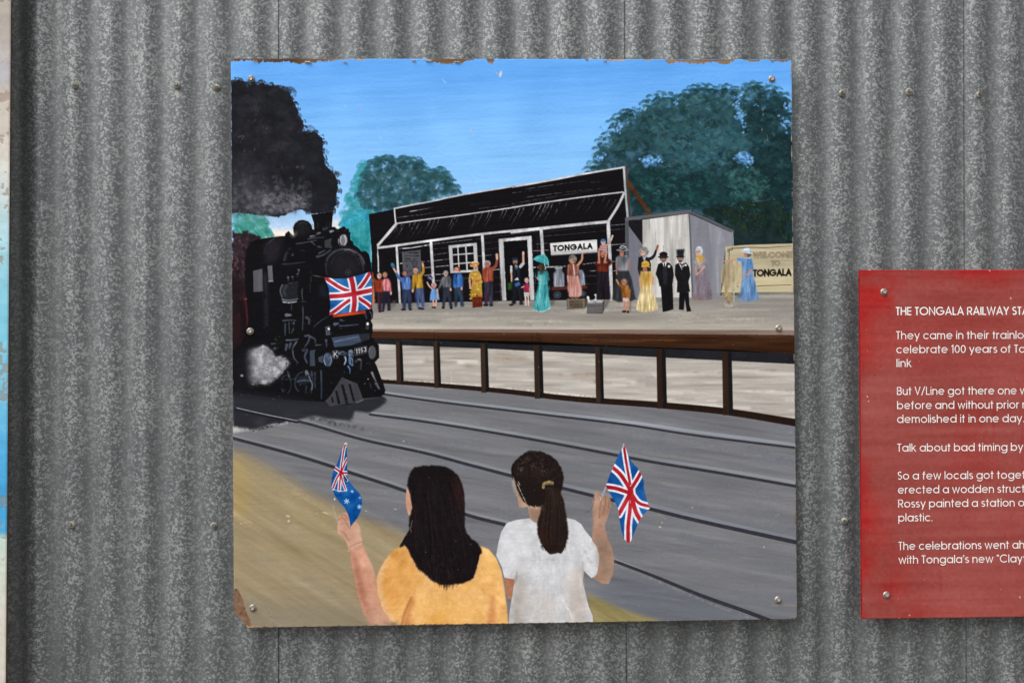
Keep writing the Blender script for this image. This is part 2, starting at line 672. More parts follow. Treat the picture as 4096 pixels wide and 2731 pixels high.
def dab(V_, x, y, r_, col, a=0.8, ang=-90, spread=1.4, fan=True, sq=1.0):
    """one touch of a fan brush"""
    c = V_.pts([(x, y)])[0]
    r_ = r_ * SC / V_.k
    x0, y0, x1, y1 = win(c[None], r_ + 2)
    if x1 <= x0 or y1 <= y0:
        return
    yy, xx = np.mgrid[y0:y1, x0:x1]
    dx, dy = xx + 0.5 - c[0], (yy + 0.5 - c[1]) / sq
    rr = np.hypot(dx, dy)
    th = (np.arctan2(dy, dx) - math.radians(ang) + math.pi) % (2 * math.pi) - math.pi
    off = int(rng.integers(0, 3000))
    bris = RB[(off + (th + 4) * 24).astype(int) % 4096]
    m = np.clip(r_ * (0.85 + 0.15 * bris) - rr + 0.5, 0, 1)
    if fan:
        m = m * np.clip((spread - np.abs(th)) * 3, 0, 1) * np.clip(rr / r_ * 1.3 - 0.05, 0, 1) * (0.5 + 0.5 * bris)
    else:
        m = m * np.clip((r_ - rr) / (0.5 * r_), 0, 1) * (0.6 + 0.4 * bris)
    put(m, (x0, y0, x1, y1), col, a, 'f', 0.015)


def inside(P, x, y):
    c = False
    j = len(P) - 1
    for i in range(len(P)):
        if (P[i][1] > y) != (P[j][1] > y) and x < (P[j][0] - P[i][0]) * (y - P[i][1]) / (P[j][1] - P[i][1]) + P[i][0]:
            c = not c
        j = i
    return c


def PT(s):
    return [tuple(float(a) for a in q.split(',')) for q in s.split()]


def foliage(V_, outline, cols, n, r0, r1, a=0.7, ang=None, edge=True, acol=None):
    P = PT(outline)
    xs, ys = [p[0] for p in P], [p[1] for p in P]
    k = 0
    while k < n:
        x, y = random.uniform(min(xs), max(xs)), random.uniform(min(ys), max(ys))
        if not inside(P, x, y):
            continue
        k += 1
        an = random.uniform(-150, -30) if ang is None else ang + random.uniform(-40, 40)
        dab(V_, x, y, random.uniform(r0, r1), random.choice(cols), a * random.uniform(0.5, 1), an, fan=random.random() < 0.75)
    if edge:
        for i in range(len(P)):
            A, B = P[i], P[(i + 1) % len(P)]
            L_ = math.hypot(B[0] - A[0], B[1] - A[1])
            for q in range(max(1, int(L_ / (r0 * 1.1)))):
                t = random.random()
                x, y = A[0] + (B[0] - A[0]) * t, A[1] + (B[1] - A[1]) * t
                an = math.degrees(math.atan2(y - sum(ys) / len(ys), x - sum(xs) / len(xs)))
                if an > 60 or an < -200:
                    continue
                dab(V_, x, y, random.uniform(r0, r1) * 0.75, random.choice(acol or cols), a * 0.8, an * 0.6 - 36)


# ------------------------------------------------------------------ a geometric stroke alphabet
def arc(cx, cy, rx, a0, a1, ry=None, n=16):
    ry = rx if ry is None else ry
    return [(cx + rx * math.cos(math.radians(a0 + (a1 - a0) * i / n)), cy + ry * math.sin(math.radians(a0 + (a1 - a0) * i / n))) for i in range(n + 1)]


def glyphs():
    G = {}
    r_, c = 0.305, 0.365
    x1 = 2 * r_ + 0.06
    O_ = arc(c, c, r_, 0, 360, n=26)
    G['a'] = (x1 + .06, [O_, [(x1, 0), (x1, .73)]])
    G['b'] = (x1 + .06, [[(.06, 0), (.06, 1)], O_])
    G['c'] = (.66, [arc(c, c, r_, 42, 318)])
    G['d'] = (x1 + .06, [O_, [(x1, 0), (x1, 1)]])
    G['e'] = (x1 + .06, [[(.06, .37), (x1, .37)] + arc(c, c, r_, 0, 318, n=22)])
    G['f'] = (.34, [[(.14, 0), (.14, .78)] + arc(.30, .78, .16, 180, 95, n=8), [(.0, .67), (.32, .67)]])
    G['g'] = (x1 + .06, [O_, [(x1, .73), (x1, .02)] + arc(c, .02, r_, 0, -150, ry=.25, n=12)])
    arch = [(.06, .40)] + arc(.30, .42, .24, 180, 0, ry=.25, n=12) + [(.54, 0)]
    G['h'] = (.60, [[(.06, 0), (.06, 1)], arch])
    G['n'] = (.60, [[(.06, 0), (.06, .73)], arch])
    G['m'] = (.94, [[(.06, 0), (.06, .73)], [(.06, .45)] + arc(.26, .47, .20, 180, 0, n=10) + [(.46, 0)], [(.46, .45)] + arc(.66, .47, .20, 180, 0, n=10) + [(.86, 0)]])
    G['i'] = (.12, [[(.06, 0), (.06, .73)], [(.06, .87), (.06, .99)]])
    G['k'] = (.54, [[(.06, 0), (.06, 1)], [(.08, .33), (.45, .73)], [(.20, .44), (.50, 0)]])
    G['l'] = (.12, [[(.06, 0), (.06, 1)]])
    G['o'] = (x1 + .06, [O_])
    G['p'] = (x1 + .06, [[(.06, -.27), (.06, .73)], O_])
    G['r'] = (.34, [[(.06, 0), (.06, .73)], [(.06, .42)] + arc(.30, .44, .24, 180, 85, ry=.24, n=8)])
    G['s'] = (.44, [arc(.22, .53, .165, 35, 265, ry=.145, n=12) + arc(.22, .21, .18, 90, -150, ry=.155, n=14)])
    G['t'] = (.34, [[(.16, 0), (.16, .95)], [(.0, .67), (.33, .67)]])
    G['u'] = (.60, [[(.06, .73), (.06, .30)] + arc(.30, .30, .24, 180, 360, ry=.25, n=12), [(.54, .73), (.54, 0)]])
    G['v'] = (.56, [[(.03, .73), (.28, .03), (.53, .73)]])
    G['w'] = (.88, [[(.03, .73), (.24, .03), (.44, .70), (.64, .03), (.85, .73)]])
    G['y'] = (.58, [[(.03, .73), (.30, .05)], [(.55, .73), (.18, -.27)]])
    G['T'] = (.46, [[(.0, .94), (.46, .94)], [(.23, 0), (.23, .94)]])
    G['H'] = (.66, [[(.06, 0), (.06, 1)], [(.60, 0), (.60, 1)], [(.06, .5), (.60, .5)]])
    G['E'] = (.50, [[(.06, 0), (.06, 1)], [(.06, .94), (.48, .94)], [(.06, .5), (.46, .5)], [(.06, .06), (.48, .06)]])
    G['O'] = (.98, [arc(.49, .5, .44, 0, 360, n=30)])
    G['N'] = (.72, [[(.06, 0), (.06, .98), (.66, .02), (.66, 1)]])
    G['G'] = (.98, [arc(.49, .5, .44, 45, 360, n=28) + [(.52, .5)]])
    G['A'] = (.76, [[(.04, 0), (.38, .98), (.72, 0)], [(.16, .32), (.60, .32)]])
    G['L'] = (.44, [[(.06, 1), (.06, .06), (.44, .06)]])
    G['R'] = (.60, [[(.06, 0), (.06, .94), (.32, .94)] + arc(.32, .69, .22, 90, -90, ry=.25, n=10) + [(.06, .44)], [(.30, .44), (.56, 0)]])
    G['I'] = (.12, [[(.06, 0), (.06, 1)]])
    G['W'] = (1.0, [[(.03, 1), (.26, .04), (.50, .96), (.74, .04), (.97, 1)]])
    G['Y'] = (.62, [[(.03, 1), (.31, .42), (.59, 1)], [(.31, .45), (.31, 0)]])
    G['S'] = (.50, [arc(.25, .73, .18, 35, 265, ry=.21, n=12) + arc(.25, .28, .20, 90, -150, ry=.225, n=14)])
    G['B'] = (.58, [[(.06, 0), (.06, .94), (.30, .94)] + arc(.30, .73, .19, 90, -90, ry=.21, n=10) + [(.06, .52)], [(.30, .52)] + arc(.32, .29, .21, 90, -90, ry=.23, n=10) + [(.06, .06)]])
    G['V'] = (.66, [[(.03, 1), (.33, .04), (.63, 1)]])
    G['C'] = (.88, [arc(.49, .5, .44, 45, 315, n=24)])
    G['K'] = (.60, [[(.06, 0), (.06, 1)], [(.07, .36), (.54, 1)], [(.22, .54), (.58, 0)]])
    G['M'] = (.84, [[(.05, 0), (.10, .98), (.42, .12), (.74, .98), (.79, 0)]])
    G['1'] = (.30, [[(.04, .80), (.22, .95), (.22, 0)]])
    G['0'] = (.60, [arc(.30, .49, .24, 0, 360, ry=.43, n=24)])
    G['5'] = (.54, [[(.46, .92), (.16, .92), (.10, .52)] + arc(.25, .31, .22, 110, -140, ry=.25, n=12)])
    G['3'] = (.50, [arc(.24, .72, .18, 150, -80, n=10, ry=.21) + arc(.24, .27, .21, 80, -150, n=12, ry=.22)])
    G['.'] = (.14, [[(.07, 0), (.07, .12)]])
    G["'"] = (.14, [[(.09, .98), (.04, .74)]])
    G['"'] = (.28, [[(.05, .98), (.09, .76)], [(.19, .98), (.23, .76)]])
    G['/'] = (.46, [[(.04, -.06), (.42, 1.04)]])
    G[' '] = (.20, [])
    return G


GL = glyphs()


def text_strokes(s, gap=0.09):
    """list of strokes and the total width, cap height 1"""
    x, out = 0.0, []
    for ch in s:
        ad, st = GL[ch]
        out += [[(x + a, b) for a, b in q] for q in st]
        x += ad + gap
    return out, x - gap


def paint_text(V_, s, p0, p1, h, wd, col, gap=0.12, inner=None, **k):
    """letters along the base line p0-p1 (view px), h tall"""
    st, tw = text_strokes(s, gap)
    ux, uy = (p1[0] - p0[0]) / tw, (p1[1] - p0[1]) / tw
    for c_, w_ in ((col, wd),) + (((inner, wd * 0.5),) if inner else ()):
        for q in st:
            stroke(V_, [(p0[0] + a * ux, p0[1] + a * uy - b * h) for a, b in q], w_, c_, smooth=False, **k)


# ------------------------------------------------------------------ the mural, layer by layer
def seg(a, b, n):
    return [(a[0] + (b[0] - a[0]) * i / n, a[1] + (b[1] - a[1]) * i / n) for i in range(n + 1)]


def paint_mural():
    random.seed(5)
    A, B = View(900, 200, 2), View(2050, 200, 2)
    C, D = View(900, 800, 3), View(900, 1200, 3)
    E, Fv, G = View(1450, 800, 3), View(2050, 800, 3), View(2450, 800, 3)
    H, I = View(1450, 1250, 2), View(2050, 1250, 2)
    J, K = View(900, 1750, 2), View(1900, 1750, 2)
    L, M, U = View(2500, 1950, 3), View(1280, 1740, 6), View(2300, 1740, 6)
    P0 = View(0, 0, 1)

    # --- sky
    fill(P0, '880,200 3240,200 3240,1000 880,1000', ('#4d93f0', '#86bef6'), tex='s', amp=.02)
    t = np.clip((np.arange(CN) / CN - .02) / .33, 0, 1)[:, None]
    c0, c1, c2 = hx('#65a8f2'), hx('#82bdf5'), hx('#a2cff8')
    sk = np.where(t < .5, c0 + (c1 - c0) * t * 2, c1 + (c2 - c1) * (t - .5) * 2)
    n = int(CN * .36)
    IMG[:n] = np.clip(sk[:n, None, :] + .007 * NS[:n, :, None] + .010 * NB[:n, :, None], 0, 1)
    for i in range(60):
        x, y = random.uniform(1200, 2900), random.uniform(250, 760)
        l = random.uniform(60, 260)
        stroke(P0, [(x, y), (x + l, y - l * .05 + random.uniform(-6, 6))], random.uniform(6, 26), random.choice(['#8ec4f8', '#66a8f3', '#80bbf7', '#78b4f5']), .08, dry=.5, dtex='s', soft=4)
    fill(P0, '1000,870 1520,870 1520,960 1000,960', '#b9d3f0', .85, soft=26)
    fill(P0, '1040,920 1330,915 1330,985 1020,1000', '#efe6d8', 1, soft=7, tex='h')
    fill(P0, '1320,880 1440,890 1380,930 1320,935', '#e6e2dc', .8, soft=8)
    fill(A, '1600,1130 2000,1040 2000,1100 1700,1160', '#8fc0f4', .6, soft=14)
    for x, y, w_, c in [(945, 430, 14, '#8fc2f8'), (1230, 690, 10, '#9cc8f8'), (1140, 640, 10, '#86bcf7'), (1740, 240, 14, '#8cc0f8'), (1780, 640, 12, '#84bbf6')]:
        stroke(A, [(x, y), (x + 24, y + 26)], w_, c, .5, dry=.4)

    # --- left tree
    teal = ['#2f7f8c', '#3d97a6', '#4aa5b4', '#348792']
    foliage(A, '1090,910 1150,900 1130,1010 1080,1100 1080,1200 1100,1300 1160,1330 1160,1568 1000,1560 960,1420 940,1310 990,1290 970,1200 1010,1120 1050,1030', teal, 494, 20, 41, .85)
    foliage(A, '1000,1340 1160,1250 1165,1568 1010,1568 930,1400', ['#1f88a8', '#2d9ab8', '#46abc2', '#1d7fa0', '#2c8f94'], 323, 17, 36, .85)
    for _ in range(90):
        x, y = random.uniform(1010, 1150), random.uniform(1300, 1568)
        stroke(A, [(x, y), (x + random.uniform(-20, 20), y + random.uniform(15, 45))], random.uniform(3, 9), random.choice(['#1878a0', '#3aa7c8', '#5cb9cf', '#2a8ba0']), .6, dry=.3)
    dark = ['#1f474e', '#1a3e48', '#285559', '#2e5a60', '#173740', '#365a5c']
    foliage(A, '1160,900 1240,870 1320,860 1370,900 1430,870 1530,880 1580,920 1600,990 1640,990 1720,960 1770,990 1820,1060 1850,1120 1870,1150 1640,1215 1500,1240 1360,1270 1150,1300 1100,1260 1070,1180 1080,1080 1120,1000 1150,960', dark, 570, 23, 47, .85, acol=['#3b6b7e', '#35657a', '#2e5f70', '#4a7c92'])
    foliage(A, '1180,1010 1400,970 1600,1000 1700,1080 1600,1180 1400,1220 1200,1220 1120,1120', ['#4a6f70', '#3d6a6e', '#1b4352', '#224e63', '#5a7470', '#2b6670'], 171, 17, 37, .7, edge=False)
    for x, y in [(1150, 960), (1190, 905), (1250, 880), (1300, 870), (1370, 900), (1430, 885), (1500, 885), (1560, 915), (1595, 960), (1650, 985), (1720, 965), (1780, 1000), (1820, 1060), (1850, 1110), (1120, 1010)]:
        clump(A, x, y, ['#2c5a66', '#24505c', '#35687a'], 8, 40, 18, 30)
        clump(A, x - 5, y + 36, dark, 7, 40, 18, 32)
    for x, y, r_ in [(1310, 1080, 20), (1500, 1045, 16), (1420, 1180, 18), (1260, 1030, 12)]:
        dab(A, x, y, r_, '#5fa3d8', .55, fan=False)
    fill(A, '1150,1290 1260,1275 1200,1330 1158,1400', '#2a7d7c', .7, soft=8)

    # --- right tree
    dk = ['#1b3d42', '#173439', '#22484c', '#28504f', '#122b31']
    tipc = ['#2f5a63', '#274e58', '#22464e', '#3a6874']
    foliage(B, '590,985 620,950 670,900 700,850 700,790 730,740 780,710 820,670 820,600 870,560 950,530 1040,520 1080,460 1150,410 1230,395 1300,420 1350,400 1420,350 1480,320 1580,325 1680,340 1760,330 1800,380 1860,340 1930,310 2000,310 2060,340 2140,360 2190,430 2215,500 2225,560 2235,700 2235,1568 1760,1568 1760,1440 1420,1280 940,1340 905,940', dk, 1710, 27, 57, .9, edge=False)
    for x, y in [(605, 960), (650, 915), (690, 870), (690, 805), (715, 735), (760, 690), (800, 640), (800, 580), (850, 535), (900, 505), (960, 515), (1030, 490), (1060, 435), (1120, 385), (1180, 370), (1250, 375), (1330, 390), (1390, 345), (1450, 305), (1510, 300), (1580, 305), (1660, 320), (1720, 300), (1780, 320), (1830, 345), (1880, 300), (1930, 285), (1990, 285), (2060, 315), (2120, 325), (2170, 370), (2195, 430), (2215, 500)]:
        clump(B, x, y, tipc, 9, 44, 18, 32)
        clump(B, x + random.uniform(-20, 20), y + 40, dk, 8, 44, 18, 34)
    fill(B, '640,990 800,760 1000,600 1200,480 1500,400 1760,420 1850,430 2000,380 2235,560 2240,1568 1760,1568 1420,1290 935,1340', '#1b3b41', .55, soft=30, tex='i', amp=.06)
    fill(B, '900,960 1100,950 1700,1000 2233,760 2240,1568 1760,1560 1760,1450 1420,1285 1100,1320 935,1330', '#122a2f', .85, soft=30, smooth=True, tex='i', amp=.03)
    foliage(B, '1000,520 1200,420 1500,350 1750,400 1830,700 1900,760 1650,820 1300,860 1000,820 850,800 800,700', ['#2e565d', '#234850', '#38626a', '#1a3a42', '#284f5c', '#40666c'], 627, 27, 54, .75, edge=False)
    foliage(B, '1150,700 1500,620 1800,600 1920,740 1700,880 1600,990 1300,1000 1180,900', ['#376873', '#2a5868', '#44757f', '#244e60', '#48757c'], 361, 24, 50, .6, edge=False)
    foliage(B, '1830,420 2190,400 2230,800 2230,1200 2100,1400 2020,900 1880,700', ['#17343a', '#10282e', '#1e434a', '#0e2026', '#2a525a'], 418, 24, 50, .75, edge=False)
    foliage(B, '940,980 1300,1000 1700,950 1900,1000 2000,1200 1600,1260 1100,1300 930,1100', ['#173f42', '#1f5052', '#112c30', '#2a6060', '#15323c', '#0e2428'], 532, 23, 46, .75, edge=False)
    foliage(B, '1700,980 1900,930 2000,980 2050,1080 1950,1220 1750,1200', ['#34685f', '#4a7d78', '#2a5a58', '#5a8a88'], 133, 20, 37, .55, edge=False)
    foliage(B, '1500,1300 1700,1250 2200,1200 2235,1560 1770,1560 1750,1440', ['#10201c', '#1a2a1a', '#15282a', '#22321c', '#0e181a'], 323, 23, 46, .8, edge=False)
    for _ in range(260):
        x, y = random.uniform(950, 2200), random.uniform(900, 1280)
        stroke(B, [(x, y), (x + random.uniform(10, 50), y + random.uniform(-25, 40))], random.uniform(3, 12), random.choice(['#2f8078', '#1c5a58', '#3f8f88', '#0f2c30', '#23647a']), .45, dry=.45, w2=2)
    for _ in range(150):
        x, y = random.uniform(1700, 2230), random.uniform(1250, 1560)
        stroke(B, [(x, y), (x + random.uniform(-12, 12), y + random.uniform(30, 90))], random.uniform(4, 12), random.choice(['#28341a', '#0d1516', '#1b3a30', '#0c1020', '#2d4a2a']), .5, dry=.4)
    for _ in range(420):
        x, y = random.uniform(1680, 2000), random.uniform(1050, 1500)
        ell(B, x, y, random.uniform(1.5, 4), random.uniform(1.5, 4), random.choice(['#7a8a70', '#8d8f78', '#5d7a68', '#0a1212']), .5)
    for x, y, r_, n_ in [(1090, 890, 60, 22), (1150, 885, 36, 8), (1850, 860, 60, 20), (1880, 900, 36, 9), (1800, 850, 34, 8), (1830, 540, 46, 12), (1800, 480, 30, 8), (2190, 600, 36, 11), (2150, 540, 30, 6), (1500, 580, 14, 3), (1860, 630, 26, 5), (880, 590, 32, 9), (840, 640, 26, 5), (930, 570, 26, 4), (700, 880, 30, 6), (1950, 440, 24, 4), (760, 770, 22, 4), (2200, 470, 24, 4), (1420, 760, 18, 3)]:
        for q in range(n_):
            dab(B, x + random.gauss(0, r_ * .55), y + random.gauss(0, r_ * .3), r_ * random.uniform(.25, .55), random.choice(['#6fb0f4', '#7cb8f5', '#62a6f0']), .8, fan=False)
    for _ in range(150):
        i = random.choice([(1090, 900), (1850, 880), (1820, 560), (2190, 590), (870, 590), (800, 700), (1010, 560)])
        x, y = i[0] + random.gauss(0, 70), i[1] + random.gauss(0, 50)
        dab(B, x, y, random.uniform(8, 20), random.choice(dk), .7)
    for x, y in [(2000, 480), (2003, 520), (1995, 640), (2035, 690), (2040, 720)]:
        ell(B, x, y, 5, 12, '#a08a72', .8)

    # --- platform, track bed, sand
    fill(P0, '900,1195 3220,1180 3220,1330 900,1330', '#98938c', tex='h', amp=.03)
    fill(P0, '900,1195 3220,1180 3220,1240 900,1255', '#84807d', .6, soft=14, tex='h', amp=.03)
    fill(P0, '900,1290 3220,1288 3220,1320 900,1320', '#b5aea2', .8, soft=10, tex='h', amp=.02)
    for _ in range(120):
        x, y = random.uniform(1480, 3150), random.uniform(1215, 1305)
        l = random.uniform(60, 300)
        stroke(P0, [(x, y), (x + l, y + random.uniform(-5, 5))], random.uniform(4, 14), random.choice(['#a8a298', '#7d7a7a', '#8b8784', '#b4ada0', '#8f8a80']), .4, dry=.45, dtex='h', soft=2)
    fill(G, '1500,1105 2180,1100 2180,1180 1480,1190', '#aaa8a2', .7, soft=8)
    fill(P0, '900,1380 3240,1420 3240,2560 900,2560', '#727378', tex='t', amp=.022)
    for _ in range(420):
        x, y = random.uniform(930, 3180), random.uniform(1560, 2500)
        l = random.uniform(60, 320)
        stroke(P0, [(x, y), (x + l, y + l * random.uniform(.12, .3))], random.uniform(8, 34), random.choice(['#7a7b80', '#64666d', '#737273', '#7e7e7e', '#606470', '#6a6e79']), .32, dry=.42, dtex='t', soft=5)
    fill(L, '-200,1000 900,1250 2090,1568 2090,1600 -600,1600', '#5a5e69', .5, soft=30, tex='t')
    # white wall boards below the platform
    wl = '1480,1370 1650,1372 2050,1385 2600,1410 3200,1450 3200,1680 2900,1650 2600,1615 2300,1590 2000,1560 1700,1535 1480,1520'
    fill(P0, wl, '#b2aca5', tex='h', amp=.05)
    cm = clipmask(P0, wl)
    for _ in range(260):
        x, y = random.uniform(1480, 3150), random.uniform(1385, 1660)
        l = random.uniform(50, 200)
        stroke(P0, [(x, y), (x + l, y + l * .08 + random.uniform(-4, 4))], random.uniform(4, 17), random.choice(['#c2bdb7', '#857b71', '#9c9288', '#aaa39b', '#cbc6bf', '#8e8174', '#776e67']), .5, dry=.62, dtex='h', clip=cm, soft=5, w2=3)
    for x, y, c in [(1990, 1430, '#8a7458'), (1870, 1470, '#7a6e60'), (2030, 1440, '#8a7860'), (2300, 1495, '#85705a'), (1710, 1445, '#7f6f62'), (1840, 1420, '#8f7c5c'), (2560, 1520, '#7d746e'), (2130, 1490, '#877868')]:
        stroke(P0, [(x, y), (x + 110, y + 8)], 26, c, .6, dry=.62, dtex='h', clip=cm, soft=8, w2=8)
    stroke(P0, '1540,1520 1800,1535 2100,1560 2400,1590', 9, '#d8d2ca', .7, clip=cm, dry=.3)
    # dark band and beam
    fill(H, '85,205 700,228 1400,265 2352,325 2352,352 1450,310 960,287 330,262 110,250', '#1c1d22')
    fill(I, '0,255 700,270 1760,310 2260,325 2262,412 1220,360 250,308 0,300', '#1d1e23', tex='i', amp=.015)
    bm = '1485,1324 1800,1328 2050,1328 2400,1333 2800,1339 3190,1343 3190,1416 2930,1399 2650,1390 2400,1380 2150,1367 1800,1357 1485,1352'
    fill(P0, bm, '#452a1a', tex='h', amp=.06)
    cbm = clipmask(P0, bm)
    fill(P0, '2350,1320 3200,1330 3200,1425 2350,1400', '#2e1a0d', .75, soft=60, clip=cbm, tex='h', amp=.05)
    fill(P0, '1480,1340 2200,1355 2900,1385 3190,1400 3190,1430 1480,1380', '#2a170c', .5, soft=8, clip=cbm)
    fill(P0, '1485,1316 2500,1318 3180,1320 3180,1340 2600,1336 2100,1330 1485,1324', '#786359', tex='h', amp=.03)
    for x in (275, 575, 605, 970, 1360, 1420, 1890):
        for dy in (188, 212):
            ell(H, x, dy + x * .012, 5, 5, '#1a0f08', .8)
    for x in (155, 220, 685, 1155, 1180, 1205):
        ell(I, x, 186, 5, 6, '#1a0f08', .8); ell(I, x, 216, 5, 6, '#1a0f08', .8)
    stroke(H, '575,165 575,210', 5, '#1d1008', .8); stroke(H, '1395,160 1395,235', 5, '#1d1008', .8); stroke(H, '1408,160 1408,235', 4, '#1d1008', .7)
    for _ in range(40):
        x = random.uniform(1500, 3150); y = 1335 + (x - 1500) * .006 + random.uniform(0, 26)
        stroke(P0, [(x, y), (x + random.uniform(60, 200), y + 2)], random.uniform(2, 6), random.choice(['#6b3c1a', '#2c170b', '#5a3014', '#3a2010']), .5, dry=.4, dtex='h')
    # rail along the foot of the wall, posts
    for s_ in ('1500,1523 1720,1538 2000,1562 2300,1595 2620,1618 2900,1645 3185,1690',):
        stroke(P0, s_, 15, '#22150e', w2=30)
    for v, x0, x1, y0, y1 in [(H, 266, 327, 232, 562), (H, 567, 626, 235, 602), (H, 943, 1010, 248, 640), (H, 1370, 1446, 262, 688), (H, 1860, 1928, 278, 718), (I, 1150, 1232, 292, 766), (I, 1675, 1760, 312, 820)]:
        xm = x0 + (x1 - x0) * .58
        fill(v, [(x0, y0), (xm, y0), (xm + 6, y1), (x0 + 8, y1)], '#34261e' if v is H else '#291912', tex='v', amp=.03)
        fill(v, [(xm - 4, y0), (x1 - 8, y0 + 5), (x1 + 4, y1 - 20), (xm + 6, y1)], '#121214', tex='v', amp=.015)
    # sand
    fill(J, '66,110 250,170 480,300 700,440 900,540 1100,640 1300,705 1450,760 1500,1000 1500,1560 66,1560', '#998a6c', 1, soft=18, tex='d', amp=.02)
    cs = clipmask(J, '66,90 250,160 480,290 700,430 900,530 1100,630 1300,700 1500,770 1500,1560 66,1560')
    for _ in range(330):
        x, y = random.uniform(30, 1300), random.uniform(120, 1500)
        l = random.uniform(60, 260)
        stroke(J, [(x, y), (x + l * .85, y + l * .55)], random.uniform(10, 44), random.choice(['#a8905a', '#94845e', '#7d7460', '#a3946c', '#86795a', '#b09860'] if y < 700 else ['#938870', '#857d6c', '#8c8370', '#9a8e72', '#807869']), .24, dry=.45, dtex='d', clip=cs, soft=6)
    fill(J, '66,110 150,130 200,600 66,640', '#ad945c', .55, soft=24, tex='d', amp=.03)
    fill(J, '66,1250 600,1300 1200,1400 1200,1560 66,1560', '#7c7466', .55, soft=40, tex='d')
    for t0, t1 in [((80, 100), (700, 420)), ((300, 190), (1300, 650))]:
        stroke(J, [t0, t1], 60, '#8a8782', .5, dry=.35, dtex='d', soft=18)
    fill(K, '890,1240 1000,1290 1150,1360 1350,1425 1490,1468 1480,1500 940,1500', '#8e8258', 1, soft=9, tex='d', amp=.03)
    # rails (light top, dark side)
    rails = [
        ('1540,1568 1700,1590 1900,1615 2200,1650 2500,1685 2800,1728 3183,1778', 8, 14, '#8b9099', '1540,1577 1700,1600 1900,1625 2200,1661 2500,1697 2800,1743 3183,1790', 8, 9),
        ('1476,1648 1700,1675 2000,1722 2300,1775 2600,1832 2900,1880 3185,1930', 9, 14, '#84888f', '1480,1657 1700,1686 2000,1734 2300,1788 2600,1845 2900,1894 3185,1944', 9, 12),
        ('945,1631 1200,1675 1450,1748 1700,1800 1900,1852 2050,1893', 7, 13, '#7f828a', '940,1640 1200,1686 1450,1757 1700,1811 1900,1864 2050,1903', 9, 13),
        ('2250,1938 2400,1973 2480,1990 2590,2015 2800,2068 3185,2155', 15, 16, '#7c8089', '2250,1951 2400,1988 2480,2005 2600,2034 2800,2083 3187,2168', 13, 17),
        ('934,1742 1200,1812 1450,1892 1620,1948 1850,2040 2040,2090', 9, 14, '#7f8289', '934,1752 1200,1824 1450,1905 1620,1962 1850,2052 2040,2102', 12, 14),
        ('2440,2226 2600,2290 2800,2380 3000,2458 3185,2520', 4, 6, '#8b8c91', '2440,2236 2600,2296 2800,2378 3000,2450 3150,2508', 11, 18),
    ]
    for a_, w0, w1, c, b_, v0, v1 in rails:
        stroke(P0, a_, w0, c, w2=w1, tex='t', amp=.015)
        stroke(P0, b_, v0, '#303036', w2=v1, tex='f', amp=.02)
    stroke(P0, '2450,2252 2620,2318 2820,2404 3020,2476', 5, '#8d8d90', .6, dry=.4, soft=2)

    fill(B, '590,985 700,850 730,740 820,670 870,560 1040,520 1150,410 1300,420 1480,320 1680,340 1800,380 1930,310 2060,340 2190,430 2235,560 2235,1568 1760,1568 1760,1440 1420,1280 940,1340 905,940', '#14221f', .2, soft=10)
    fill(A, '1150,960 1250,880 1370,890 1530,890 1640,990 1760,990 1870,1150 1500,1240 1150,1300 1070,1180', '#14221f', .16, soft=10)
    for x, y, rx, ry, n_ in [(1000, 780, 90, 40, 26), (1250, 930, 120, 50, 40), (1520, 1000, 120, 50, 40), (1720, 880, 60, 60, 26), (1900, 1010, 70, 90, 34), (2150, 720, 60, 110, 40), (2120, 1080, 80, 140, 60), (1080, 620, 70, 40, 20), (1560, 600, 70, 60, 22), (1930, 640, 50, 70, 22), (1350, 760, 80, 40, 22)]:
        for q in range(n_):
            dab(B, x + random.gauss(0, rx), y + random.gauss(0, ry), random.uniform(16, 36), random.choice(['#0f2024', '#13292c', '#0c1a1c', '#172f30']), .6, random.uniform(-150, -30))
    for x, y, rx, ry, n_ in [(1200, 440, 70, 30, 22), (1450, 420, 80, 40, 28), (1660, 420, 80, 40, 26), (1960, 370, 60, 30, 20), (900, 590, 50, 20, 14), (1200, 620, 100, 40, 26), (1650, 700, 110, 50, 34), (1480, 860, 90, 50, 26), (1900, 1080, 60, 40, 18), (1150, 1150, 90, 50, 22), (760, 800, 40, 40, 12), (1850, 470, 30, 40, 10)]:
        for q in range(n_):
            dab(B, x + random.gauss(0, rx), y + random.gauss(0, ry), random.uniform(14, 32), random.choice(['#46747c', '#3c6a72', '#558088', '#4a7c84', '#5a8488']), .5, random.uniform(-140, -40))
    for x, y, rx, ry, n_ in [(1825, 350, 14, 30, 9), (1800, 430, 16, 34, 9), (1820, 520, 22, 30, 10), (1845, 600, 16, 30, 7), (1090, 890, 45, 14, 16), (1150, 880, 25, 10, 8), (1850, 850, 36, 18, 14), (1885, 900, 14, 22, 7), (860, 610, 26, 12, 9), (830, 650, 22, 10, 6), (720, 860, 30, 10, 7), (1030, 470, 22, 10, 6), (1310, 420, 16, 14, 5), (2195, 610, 18, 34, 10), (2190, 450, 14, 22, 6), (760, 720, 14, 10, 4)]:
        for q in range(n_):
            dab(B, x + random.gauss(0, rx), y + random.gauss(0, ry), random.uniform(7, 17), random.choice(['#7ab4f2', '#86bcf4', '#6fabf0']), .85, fan=False)
    # --- station
    fill(G, '160,200 930,120 1440,340 2175,500 2175,1108 160,1190', '#18282a', tex='i', amp=.05)
    fill(Fv, '1350,215 1570,236 1575,1195 1352,1200', '#6b6d78', tex='v', amp=.02)
    fill(E, '78,172 375,112 600,60 600,1238 118,1240 112,620', '#0e0c10')
    fill(P0, '1577,835 1650,820 1720,806 1850,780 2076,742 2200,720 2330,697 2495,670 2508,870 2512,1197 2300,1200 2100,1203 1560,1213', '#0e0c10', tex='h', amp=.008)
